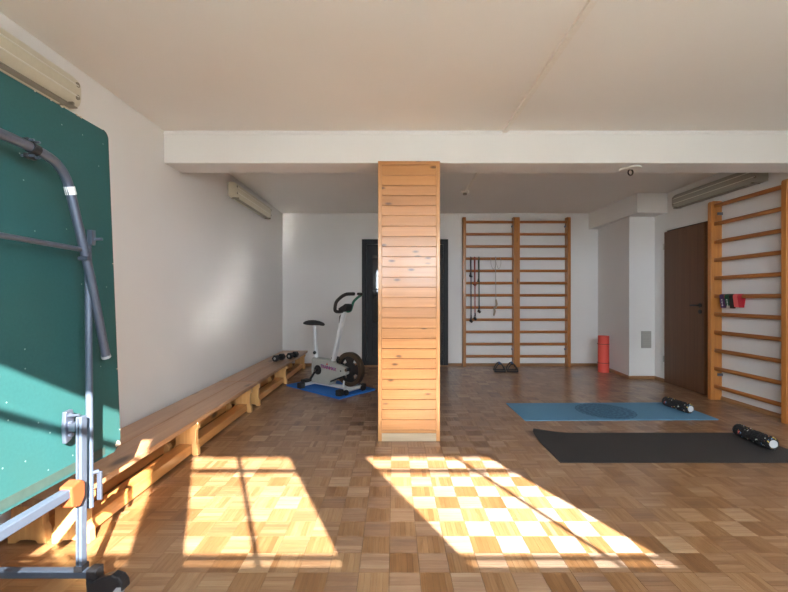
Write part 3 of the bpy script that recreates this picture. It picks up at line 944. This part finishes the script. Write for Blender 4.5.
MB().tube([L(-1.215, 1.4955, 1.573), L(-1.215, 1.5055, 1.545)], 0.0178, 14).build('sticker', M['sticker'], ul, smooth=True)
MB().tube([L(-1.215, 1.686, 0.914), L(-1.215, 1.690, 0.904)], 0.0175, 14).build('foot_cap', M['grey_tyre'], ul, smooth=True)
MB().tube([L(-1.225, 1.556, 1.31), L(-1.188, 1.556, 1.31)], 0.009, 8).build('bolt', M['steel'], ul, smooth=True)
tp('cross_brace', [(-1.218, 0.45, 1.366), (-1.218, 1.572, 1.345)], 0.0095, M['steel'], 10)
sw = tp('support_strut', [(-1.236, 1.615, 1.40), (-1.215, 1.600, 0.32)], 0.0125, M['blue_steel'], 12)
last_ = MB().box(-0.010, 0.010, -0.010, 0.010, -0.03, 0.03).build('strut_plate', M['steel'], sw)
last_.location = L(-1.222, 1.615, 1.40)
MB().tube([L(-1.250, 1.625, 1.395), L(-1.185, 1.625, 1.395)], 0.006, 8).build('bolt', M['steel'], sw, smooth=True)
MB().tube([L(-1.215, 1.602, 0.455), L(-1.195, 1.62, 0.455)], 0.008, 8).build('bolt', M['steel'], sw, smooth=True)
MB().bar(L(-1.192, 1.62, 0.34), L(-1.192, 1.62, 0.455), 0.018, 0.010).build('slide_plate', M['steel'], t, bevel=0.002)
# latch on the upright
la = MB().prism([(-0.012, 0.60), (0.016, 0.61), (0.020, 0.66), (0.030, 0.69), (0.020, 0.725), (-0.012, 0.722), (-0.018, 0.66)], -0.012, 0.004, 'X').build('latch', M['steel'], t, bevel=0.003)
la.location = L(-1.252, yA - 0.01, 0)
for z in (0.63, 0.675, 0.705):
    MB().tube([(-0.012, 0.004, z), (0.016, 0.004, z)], 0.008, 8).build('latch_bolt', M['steel'], la, smooth=True)
MB().tube([L(-1.25, yA - 0.012, 0.705), L(-1.205, yA - 0.012, 0.708)], 0.005, 8).build('latch_pin', M['steel'], t, smooth=True)
# frame members on the board side that carry the upright's twin
MB().bar(L(-1.222, 0.62, 0.095), L(-1.222, 0.62, 0.70), 0.040, 0.040).build('upright', M['blue_steel'], t, bevel=0.004)
MB().bar(L(-1.75, 0.62, 0.095), L(-1.175, 0.62, 0.095), 0.030, 0.030).build('base_tube', M['blue_steel'], t, bevel=0.005)
for xx, yy in ((-1.135, 0.61), (-1.74, 0.64)):
    c3 = copy_tree(ca, t); c3.location = L(xx, yy, -0.006)
# strut from the frame up to the board
MB().bar(L(-1.222, yA + 0.0, 0.66), L(-1.268, yA + 0.0, 0.66), 0.03, 0.03).build('board_bracket', M['steel'], t)

# ------------------------------------------------------------------ exercise bike on a folded blue mat
ang = math.atan2(-0.69, 0.785)
mat_t = MB()
mw, ml = 0.60, 1.045
for k, (zz0, zz1, sh) in enumerate(((0.001, 0.010, 0.0), (0.011, 0.020, 0.006))):
    pass
fold = thing('exercise_mat', 'folded royal blue foam mat under the exercise bike', 'mat', (-0.815, 5.09, 0.0005), ang)
MB().prism(round_rect(-ml / 2, ml / 2, -mw / 2, mw / 2, 0.02), 0.0, 0.0095, 'Z').build('lower_layer', M['royal'], fold, bevel=0.003)
MB().prism(round_rect(-ml / 2 + 0.008, ml / 2 - 0.004, -mw / 2 + 0.006, mw / 2 + 0.008, 0.02), 0.0098, 0.0195, 'Z').build('upper_layer', M['royal'], fold, bevel=0.003)
cyl = MB().tube([(-ml / 2, -mw / 2 + 0.01, 0.0098), (-ml / 2, mw / 2 - 0.01, 0.0098)], 0.0095, 12).build('fold_edge', M['royal'], fold, smooth=True)

BZ = 0.0205
bk = thing('exercise_bike', 'grey and white exercise bike with a black flywheel', 'exercise bike', (-1.045, 5.165, BZ), math.atan2(-0.585, 0.81))
def bt_(name, pts, r, mat, parent=bk, seg=12, **kw):
    return MB().tube(pts, r, seg, **kw).build(name, mat, parent, smooth=True)
# base: two cross bars and the spine
for s, nm in ((0.0, 'rear_foot_bar'), (0.66, 'front_foot_bar')):
    fbar = bt_(nm, [(s, -0.20, 0.040), (s, 0.20, 0.040)], 0.024, M['bike_white'])
    for e_ in (-1, 1):
        a_, b_ = sorted((e_ * 0.165, e_ * 0.235))
        MB().prism(round_rect(s - 0.036, s + 0.036, 0.0, 0.070, 0.014), a_, b_, 'Y').build('end_foot', M['rubber'], fbar, bevel=0.004)
for e_ in (-1, 1):
    wl = MB().prism(disc(0.715, 0.033, 0.032, 18), e_ * 0.15 - 0.012, e_ * 0.15 + 0.012, 'Y').build('transport_wheel', M['rubber'], bk, smooth=True)
MB().bar((0.0, 0, 0.048), (0.66, 0, 0.048), 0.06, 0.034).build('base_rail', M['bike_white'], bk, bevel=0.006)
# housing
hp = [(0.035, 0.055), (0.345, 0.055), (0.375, 0.115), (0.60, 0.205), (0.635, 0.222), (0.638, 0.29), (0.60, 0.305), (0.36, 0.355), (0.05, 0.368), (0.035, 0.35)]
hs = MB().prism(hp, -0.062, 0.062, 'Y').build('housing', M['bike_grey'], bk, bevel=0.010, seg=3)
MB().prism([(0.375, 0.098), (0.60, 0.188), (0.60, 0.205), (0.375, 0.115)], -0.066, -0.050, 'Y').build('dark_trim', M['rubber'], hs)  # dark strip along the housing's sloping lower edge
MB().prism(disc(0.545, 0.252, 0.010, 12), -0.0645, -0.061, 'Y').build('housing_screw', M['rubber'], hs)
# lettering
fc = bpy.data.curves.new('lettering', 'FONT')
fc.body = 'TRAINMAX'; fc.size = 0.058; fc.extrude = 0.0008; fc.align_x = 'CENTER'; fc.space_character = 0.95
fo = bpy.data.objects.new('lettering_source', fc); col.objects.link(fo)
bpy.context.view_layer.update()
dg = bpy.context.evaluated_depsgraph_get()
tm = bpy.data.meshes.new_from_object(fo.evaluated_get(dg))
bpy.data.objects.remove(fo)
tm.name = 'lettering'; tm.materials.clear(); tm.materials.append(M['purple_print'])
lt = bpy.data.objects.new('lettering', tm); col.objects.link(lt); lt.parent = hs
lt.location = (0.335, -0.0632, 0.252); lt.rotation_euler = (math.radians(90), math.radians(4), 0); lt.scale = (0.95, 1.0, 1.0)
sh_ = lt.copy(); sh_.data = tm.copy(); sh_.data.materials.clear(); sh_.data.materials.append(M['red_print']); col.objects.link(sh_)
sh_.name = 'lettering_shadow'; sh_.location = (0.338, -0.0626, 0.249)
MB().prism([(0.300, 0.302), (0.332, 0.302), (0.316, 0.332)], -0.0640, -0.0615, 'Y').build('red_emblem', M['red_print'], hs)
# crank and pedals
MB().prism(disc(0.155, 0.225, 0.060, 24), -0.072, -0.060, 'Y').build('crank_disc', M['rubber'], bk, bevel=0.003, smooth=True)
bt_('crank_axle', [(0.155, -0.115, 0.225), (0.155, 0.115, 0.225)], 0.014, M['chrome'])
def crank(e_, ds, dh):
    y_ = e_ * 0.098
    cr_ = MB().bar((0.155, y_, 0.225), (0.155 + ds, y_, 0.225 + dh), 0.016, 0.026).build('crank_arm', M['rubber'], bk, bevel=0.004)
    px, pz = 0.155 + ds, 0.225 + dh
    MB().prism(round_rect(px - 0.048, px + 0.048, pz - 0.016, pz + 0.016, 0.012), *sorted((y_ + e_ * 0.014, y_ + e_ * 0.112)), 'Y').build('pedal', M['rubber'], cr_, bevel=0.005)
crank(-1, -0.105, -0.128)
crank(1, 0.105, 0.128)
# seat
bt_('seat_tube', [(0.075, 0, 0.05), (0.055, 0, 0.47)], 0.030, M['bike_white'])
bt_('seat_post', [(0.058, 0, 0.40), (0.025, 0, 0.785)], 0.022, M['bike_white'])
kn = bt_('seat_knob', [(0.052, -0.02, 0.435), (0.085, -0.055, 0.435)], 0.010, M['rubber'])
MB().tube([(0.085, -0.052, 0.435), (0.102, -0.070, 0.435)], 0.021, 14).build('knob_head', M['rubber'], kn, smooth=True)
sd = MB()
st = [(-0.125, 0.070, 0.020), (-0.11, 0.105, 0.034), (-0.04, 0.110, 0.040), (0.03, 0.080, 0.036), (0.10, 0.040, 0.030), (0.165, 0.028, 0.026), (0.185, 0.012, 0.014)]
n = 12
for s_, w_, h_ in st:
    for k in range(n):
        a = 2 * math.pi * k / n
        sd.v.append((0.02 + s_, w_ * math.cos(a), 0.800 + h_ * 1.15 * math.sin(a) * (1.0 if math.sin(a) > 0 else 0.6) - (0.012 if s_ > 0.12 else 0)))
for i in range(len(st) - 1):
    for k in range(n):
        k2 = (k + 1) % n
        sd.f.append((i * n + k, i * n + k2, (i + 1) * n + k2, (i + 1) * n + k))
sd.f.append(tuple(range(n))); sd.f.append(tuple((len(st) - 1) * n + k for k in range(n)))
so = sd.build('saddle', M['rubber'], bk, smooth=True)
md = so.modifiers.new('round', 'SUBSURF'); md.levels = 1; md.render_levels = 2
# handle post, console and bars
MB().bar((0.365, 0, 0.34), (0.545, 0, 0.965), 0.040, 0.052).build('handle_post', M['bike_white'], bk, bevel=0.006)
MB().tube([(0.500, 0, 0.92), (0.478, 0, 0.90), (0.470, 0, 0.82)], 0.012, 8).build('tension_lever', M['rubber'], bk, smooth=True)
co = MB().prism([(-0.055, 0.0), (0.045, 0.005), (0.075, 0.07), (0.05, 0.095), (-0.075, 0.035)], -0.055, 0.055, 'Y').build('console', M['rubber'], bk, bevel=0.010, seg=3)
co.location = (0.565, 0, 0.965)
MB().bar((-0.068, 0, 0.042), (0.030, 0, 0.092), 0.07, 0.004).build('screen', M['dark_glass'], co)
def horn(e_):
    p = [(0.540, 0.0, 0.970), (0.535, e_ * 0.08, 0.962), (0.528, e_ * 0.135, 0.975), (0.540, e_ * 0.150, 1.03), (0.565, e_ * 0.152, 1.085), (0.64, e_ * 0.152, 1.140), (0.70, e_ * 0.145, 1.168), (0.725, e_ * 0.115, 1.174), (0.735, e_ * 0.035, 1.176)]
    return smooth_path(p, 5)
pn = horn(-1)
bt_('handlebar_grip', pn, 0.020, M['foam_grip'])
pf = horn(1)
cut = 35
gb = bt_('handlebar_tube', pf[:cut + 1], 0.016, M['green_grip'])
bt_('grip_end', pf[cut:], 0.017, M['foam_grip'], gb)
# flywheel: rim, disc with openings, axle
def polar_disc(r0, r1, y0, y1, holes, nr=6, na=60):
    m = MB()
    def hole(a, r):
        return any(abs(((math.degrees(a) - c + 180) % 360) - 180) < h and lo_ < r < hi_ for c, h, lo_, hi_ in holes)
    keep = {}
    rs = [r0 + (r1 - r0) * i / nr for i in range(nr + 1)]
    for i in range(nr):
        for k in range(na):
            am = 2 * math.pi * (k + 0.5) / na
            keep[(i, k)] = not hole(am, (rs[i] + rs[i + 1]) / 2)
    def idx(i, k, s): return (i * na + k % na) * 2 + s
    for i in range(nr + 1):
        for k in range(na):
            a = 2 * math.pi * k / na
            for y in (y0, y1):
                m.v.append((rs[i] * math.cos(a), y, rs[i] * math.sin(a)))
    for (i, k), on in keep.items():
        if not on: continue
        m.f.append((idx(i, k, 0), idx(i, k + 1, 0), idx(i + 1, k + 1, 0), idx(i + 1, k, 0)))
        m.f.append((idx(i, k, 1), idx(i + 1, k, 1), idx(i + 1, k + 1, 1), idx(i, k + 1, 1)))
        for (di, dk, e0, e1) in ((-1, 0, (i, k), (i, k + 1)), (1, 0, (i + 1, k), (i + 1, k + 1)), (0, -1, (i, k), (i + 1, k)), (0, 1, (i, k + 1), (i + 1, k + 1))):
            nb = (i + di, (k + dk) % na)
            if nb[0] < 0 or nb[0] >= nr or not keep[nb]:
                m.f.append((idx(*e0, 0), idx(*e1, 0), idx(*e1, 1), idx(*e0, 1)))
    return m
FW = (0.640, 0.0, 0.275)
rim_ = polar_disc(0.155, 0.205, -0.030, 0.030, [], 2, 48).build('flywheel', M['wheel_rim'], bk, bevel=0.004, smooth=True)
rim_.location = FW
di_ = polar_disc(0.02, 0.160, -0.012, 0.012, [(c_, 16, 0.085, 0.135) for c_ in (48, 138, 228, 318)], 6, 72).build('disc', M['wheel_disc'], rim_)
MB().tube([(0, -0.075, 0), (0, 0.075, 0)], 0.020, 14).build('hub', M['chrome'], rim_, smooth=True)
MB().prism([(0.56, 0.05), (0.62, 0.05), (0.655, 0.27), (0.625, 0.285)], 0.045, 0.055, 'Y').build('fork_plate', M['bike_white'], bk)
MB().prism([(0.560, 0.05), (0.585, 0.05), (0.600, 0.135), (0.580, 0.14)], -0.055, -0.045, 'Y').build('fork_plate', M['bike_white'], bk)
bt_('brake_lever', [(0.47, -0.03, 0.34), (0.46, -0.035, 0.375), (0.50, -0.035, 0.385)], 0.014, M['rubber'])

# ------------------------------------------------------------------ mats and rollers
o = MB().prism(round_rect(-0.92, 0.92, -0.305, 0.305, 0.01), 0.0, 0.005, 'Z').build('yoga_mat', M['blue_mat'])
o.location = (2.142, 4.06, 0.0008); o.rotation_euler = (0, 0, math.radians(0.9))
tag(o, 'light blue yoga mat with a round darker ornament printed on it', 'mat')
# charcoal mat with one corner curling up
gx, gy = 60, 24
m = MB()
def curl(u, v):
    d_ = max(0.0, 1 - math.hypot(u * 1.83 / 0.34, (1 - v) * 0.61 / 0.26))
    return 0.045 * d_ ** 1.6
for s in (0, 1):
    for i in range(gx + 1):
        for j_ in range(gy + 1):
            u, v = i / gx, j_ / gy
            z = curl(u, v) + 0.004 * s
            ax_, ay_ = u * 1.83, (1 - v) * 0.61      # rounded curling corner
            rc = 0.07
            if ax_ < rc and ay_ < rc:
                qx, qy = (rc - ax_) / rc, (rc - ay_) / rc
                mm = max(qx, qy); hh = math.hypot(qx, qy)
                if hh > 1e-6:
                    ax_, ay_ = rc - rc * qx * mm / hh, rc - rc * qy * mm / hh
            m.v.append((ax_ - 0.915, 0.305 - ay_, z))
def ci(i, j_, s): return s * (gx + 1) * (gy + 1) + i * (gy + 1) + j_
for i in range(gx):
    for j_ in range(gy):
        m.f.append((ci(i, j_, 1), ci(i + 1, j_, 1), ci(i + 1, j_ + 1, 1), ci(i, j_ + 1, 1)))
        m.f.append((ci(i, j_, 0), ci(i, j_ + 1, 0), ci(i + 1, j_ + 1, 0), ci(i + 1, j_, 0)))
for i in range(gx):
    for jj in (0, gy):
        m.f.append((ci(i, jj, 0), ci(i + 1, jj, 0), ci(i + 1, jj, 1), ci(i, jj, 1)))
for j_ in range(gy):
    for ii in (0, gx):
        m.f.append((ci(ii, j_, 0), ci(ii, j_ + 1, 0), ci(ii, j_ + 1, 1), ci(ii, j_, 1)))
o = m.build('yoga_mat', M['black_mat'], smooth=True)
o.location = (1.162 + 0.915, 2.795 + 0.305, 0.0008)
tag(o, 'charcoal yoga mat with one corner curling up from the parquet', 'mat')

def roller(label, p0, p1, z0):
    """knobbly foam roller lying from p0 (end facing the room) to p1"""
    P0, P1 = Vector(p0 + (0,)), Vector(p1 + (0,))
    d_ = P1 - P0; ln = d_.length
    t = thing('foam_roller', label, 'foam roller', (P0.x, P0.y, z0), math.atan2(d_.y, d_.x), 'foam rollers on the yoga mats')
    R = 0.048
    body = MB().tube([(x_, 0, R + 0.002) for x_ in (0.0, 0.004, ln - 0.004, ln)], [R - 0.008, R - 0.004, R - 0.004, R - 0.008], 28).build('body', M['speckle'], t, smooth=True)
    k = MB()
    nring = 13
    for i in range(nring):
        xc = 0.018 + (ln - 0.036) * i / (nring - 1)
        smooth_zone = 0.40 < i / nring < 0.55
        for a in range(10):
            th = 2 * math.pi * (a + (i % 2) * 0.5) / 10
            ha = 0.23 if not smooth_zone else 0.29
            hl = 0.009
            ro = R + (0.002 if not smooth_zone else -0.001)
            b_ = len(k.v)
            for rr_, sc_ in ((R - 0.006, 1.0), (ro, 0.72)):
                for (ex, ea) in ((-1, -1), (1, -1), (1, 1), (-1, 1)):
                    an = th + ea * ha * sc_
                    k.v.append((xc + ex * hl * sc_, rr_ * math.cos(an), R + 0.002 + rr_ * math.sin(an)))
            for q in ((4, 5, 6, 7), (0, 1, 5, 4), (1, 2, 6, 5), (2, 3, 7, 6), (3, 0, 4, 7)):
                k.f.append(tuple(b_ + w__ for w__ in q))
    kb = k.build('knobs', M['speckle'], body); kb['kind'] = 'stuff'
    for s in (0, 1):
        xa = -0.0025 if s == 0 else ln - 0.001
        MB().tube([(xa, 0, R + 0.002), (xa + 0.0035, 0, R + 0.002)], 0.030, 24).build('end_core', M['pale_cap'], t, smooth=True)
    return t
roller('black speckled foam roller lying on the light blue yoga mat', (2.925, 3.945), (2.885, 4.255), 0.0062)
roller('black speckled foam roller lying on the charcoal yoga mat', (2.850, 3.005), (2.872, 3.345), 0.0052)

# red rolled mat standing by the pier
t = thing('rolled_mat', 'red rolled yoga mat standing upright by the white pier', 'rolled mat', (3.238, 6.19, 0.001))
sp_ = []
m = MB()
turns, na = 5.0, 150
for s in (0, 1):
    for i in range(na + 1):
        a = i / na * turns * 2 * math.pi
        r_ = 0.018 + 0.060 * i / na
        for dr_ in (-0.0045, 0.0045):
            m.v.append(((r_ + dr_) * math.cos(a), (r_ + dr_) * math.sin(a), 0.56 * s))
def si(i, dd, s): return s * (na + 1) * 2 + i * 2 + dd
for i in range(na):
    for dd in (0, 1):
        m.f.append((si(i, dd, 0), si(i + 1, dd, 0), si(i + 1, dd, 1), si(i, dd, 1)))
    for s in (0, 1):
        m.f.append((si(i, 0, s), si(i + 1, 0, s), si(i + 1, 1, s), si(i, 1, s)))
for i in (0, na):
    m.f.append((si(i, 0, 0), si(i, 1, 0), si(i, 1, 1), si(i, 0, 1)))
m.build('roll', M['red_mat'], t, smooth=True)
for z in (0.145, 0.435):
    st_ = [(0.0835 * math.cos(a), 0.0835 * math.sin(a), z) for a in [i * 2 * math.pi / 32 for i in range(33)]]
    MB().tube(st_, 0.004, 6, rx=0.004).build('strap', M['strap'], t, smooth=True)

# ------------------------------------------------------------------ things hung on the wall bars
RY = BY + 0.048          # rung axis of the back bars
def rung_z(k): return 2.41 - 0.2035 * k
def px_x(px, y=6.62): return (px - 394) / F * y
def ex_tube(label, x, zb, mat, zh):
    """exercise tube looped over a rung, a foam handle at each end"""
    t = thing('resistance_tube', label, 'resistance tube', (x, RY, rung_z(3)), group='exercise tubes on the wall bars')
    r0 = 0.027
    over = [(0, -r0 * math.cos(a), r0 * math.sin(a)) for a in [i * math.pi / 8 for i in range(9)]]
    front = [(0, -r0 - 0.004, zb - rung_z(3) + 0.13)] + over + [(0.006, r0, zh - rung_z(3) + 0.10)]
    MB().tube(front, 0.009, 8).build('tube', mat, t, smooth=True)
    for (px_, py_, pz_) in ((0, -r0 - 0.004, zb - rung_z(3) + 0.13), (0.006, r0, zh - rung_z(3) + 0.10)):
        hdl = MB().tube([(px_, py_, pz_ + 0.01), (px_ + 0.002, py_, pz_ - 0.02)], 0.011, 8).build('handle_clip', M['black_plastic'], t, smooth=True)
        tri = [(px_, py_, pz_ - 0.015), (px_ - 0.045 * 0.4, py_, pz_ - 0.075), (px_ + 0.045 * 0.4, py_, pz_ - 0.105), (px_ + 0.004, py_, pz_ - 0.015)]
        MB().tube(tri, 0.008, 6).build('handle_strap', M['black_plastic'], hdl, smooth=True)
        MB().tube([(px_ - 0.02, py_, pz_ - 0.072), (px_ + 0.02, py_, pz_ - 0.108)], 0.021, 10).build('handle_grip', M['foam_grip'], hdl, smooth=True)
    return t
ex_tube('black resistance tube hanging over a rung of the wall bars', px_x(471.3), 0.72, M['band_black'], 1.50)
ex_tube('red resistance tube hanging over a rung of the wall bars', px_x(475.3), 0.76, M['tube_red'], 1.36)
ex_tube('dark green resistance tube hanging over a rung of the wall bars', px_x(479.4), 0.88, M['tube_green'], 1.40)
xr = px_x(496)
t = thing('jump_rope', 'pale jump rope with wooden handles hanging from the wall bars', 'jump rope', (xr, RY, rung_z(3)))
zr = rung_z(3)
loop = [(-0.085, -0.032, -0.06), (-0.07, -0.034, -0.13), (-0.03, -0.034, -0.16), (-0.01, -0.030, -0.10), (0.0, -0.027, 0.0), (0.0, -0.010, 0.027), (0.0, 0.010, 0.027)]
MB().tube(smooth_path([(0.0, 0.0, 0.027), (0.0, -0.024, 0.012), (0.0, -0.030, -0.15), (0.004, -0.032, -0.70)], 6), 0.0045, 6).build('rope', M['rope'], t, smooth=True)
MB().tube(smooth_path([(-0.075, 0.0, 0.026), (-0.08, -0.026, 0.0), (-0.075, -0.030, -0.10), (-0.045, -0.032, -0.17), (-0.01, -0.032, -0.14), (0.004, -0.027, 0.0), (0.01, 0, 0.027)], 6), 0.0035, 6).build('rope_loop', M['rope'], t, smooth=True)
MB().tube(smooth_path([(0.0, 0.0, 0.026), (0.01, -0.030, -0.08), (0.05, -0.033, -0.17), (0.085, -0.030, -0.10), (0.085, -0.026, 0.0), (0.08, 0, 0.026)], 6), 0.0035, 6).build('rope_loop', M['rope'], t, smooth=True)
for dx, z0, z1 in ((0.012, -0.68, -0.82), (-0.02, -0.81, -0.95)):
    MB().tube([(dx - 0.006, -0.036, z0), (dx + 0.004, -0.040, (z0 + z1) / 2), (dx - 0.01, -0.036, z1)], [0.014, 0.018, 0.013], 10).build('handle', M['handle_wood'], t, smooth=True)
MB().tube(smooth_path([(0.004, -0.032, -0.69), (0.03, -0.034, -0.76), (-0.005, -0.036, -0.82)], 6), 0.0045, 6).build('rope_tail', M['rope'], t, smooth=True)

# loop bands over a rung of the bars on the right wall
RX = XR - 0.125 - 0.001 + 0.048
rz5 = 2.187 - 0.2035 * 5
def loop_band(label, y, wdt, drop, mat, out, mark=False):
    t = thing('loop_band', label, 'loop band', (RX, y, rz5), group='small loop bands on the side wall bars')
    r_ = 0.0225 + out
    a_ = [(r_ * math.cos(k), (r_) * math.sin(k)) for k in [i * math.pi / 8 for i in range(9)]]
    prof = [(0.006 + out * .3, -drop)] + [(r_, -0.012)] + a_ + [(-r_, -0.012), (-0.007 - out * 2, -drop)]
    m = MB()
    inner = [(p[0] * 0.93, p[1] * 0.93 if p[1] > 0 else p[1]) for p in prof]
    for yy in (-wdt / 2, wdt / 2):
        for p in prof: m.v.append((p[0], yy, p[1]))
        for p in inner: m.v.append((p[0], yy, p[1]))
    n = len(prof)
    for i in range(n - 1):
        m.f.append((i, i + 1, 2 * n + i + 1, 2 * n + i))
        m.f.append((n + i, 3 * n + i, 3 * n + i + 1, n + i + 1))
        m.f.append((i, n + i, n + i + 1, i + 1))
        m.f.append((2 * n + i, 2 * n + i + 1, 3 * n + i + 1, 3 * n + i))
    # closed bottom of the loop
    m.f.append((0, n - 1, 3 * n - 1, 2 * n))
    b_ = m.build('band', mat, t)
    if mark:
        for q in range(5):
            z_ = -0.035 - q * 0.016
            x_ = -r_ + (r_ - 0.007 - out * 2) * (-z_ - 0.012) / (drop - 0.012) - 0.0016
            MB().box(x_ - 0.0006, x_ + 0.001, -0.007, 0.006 - (q % 2) * 0.004, z_ - 0.009, z_).build('printed_letter', M['sticker'], b_)
    return t
ybar = lambda px: RX * 0.99 * F / (px - 394)
loop_band('purple latex loop band over a rung of the wall bars', 4.395, 0.056, 0.128, M['band_purple'], 0.001, True)
loop_band('dark green latex loop band over a rung of the wall bars', 4.330, 0.052, 0.104, M['band_green'], 0.001, True)
loop_band('black latex loop band over a rung of the wall bars', 4.276, 0.050, 0.132, M['band_black'], 0.001)
loop_band('coral pink latex loop band over a rung of the wall bars', 4.222, 0.052, 0.118, M['band_pink'], 0.001)
loop_band('red latex loop band over a rung of the wall bars', 4.168, 0.048, 0.120, M['band_red'], 0.001)

# push-up stands on the floor by the wall bars
def stand(label, x, y):
    t = thing('push_up_stand', label, 'push-up stand', (x, y, 0.0005), math.radians(-8), 'push-up stands by the wall bars')
    for s in (-1, 1):
        yy = s * 0.075
        f_ = MB().tube(smooth_path([(-0.075, yy, 0.012), (-0.07, yy, 0.05), (-0.03, yy, 0.115), (0.0, yy, 0.125), (0.03, yy, 0.115), (0.07, yy, 0.05), (0.075, yy, 0.012)], 4), 0.009, 8).build('side_frame', M['black_plastic'], t, smooth=True)
        MB().tube([(-0.085, yy, 0.0115), (0.085, yy, 0.0115)], 0.011, 8).build('foot', M['rubber'], f_, smooth=True)
    MB().tube([(0, -0.08, 0.125), (0, -0.06, 0.128), (0, 0.06, 0.128), (0, 0.08, 0.125)], [0.012, 0.018, 0.018, 0.012], 12).build('grip', M['grip_blue'], t, smooth=True)
    return t
stand('black push-up stand with blue grip, farther from the middle post of the wall bars', 1.645, 6.24)
stand('black push-up stand with blue grip, closer to the middle post of the wall bars', 1.840, 6.24)
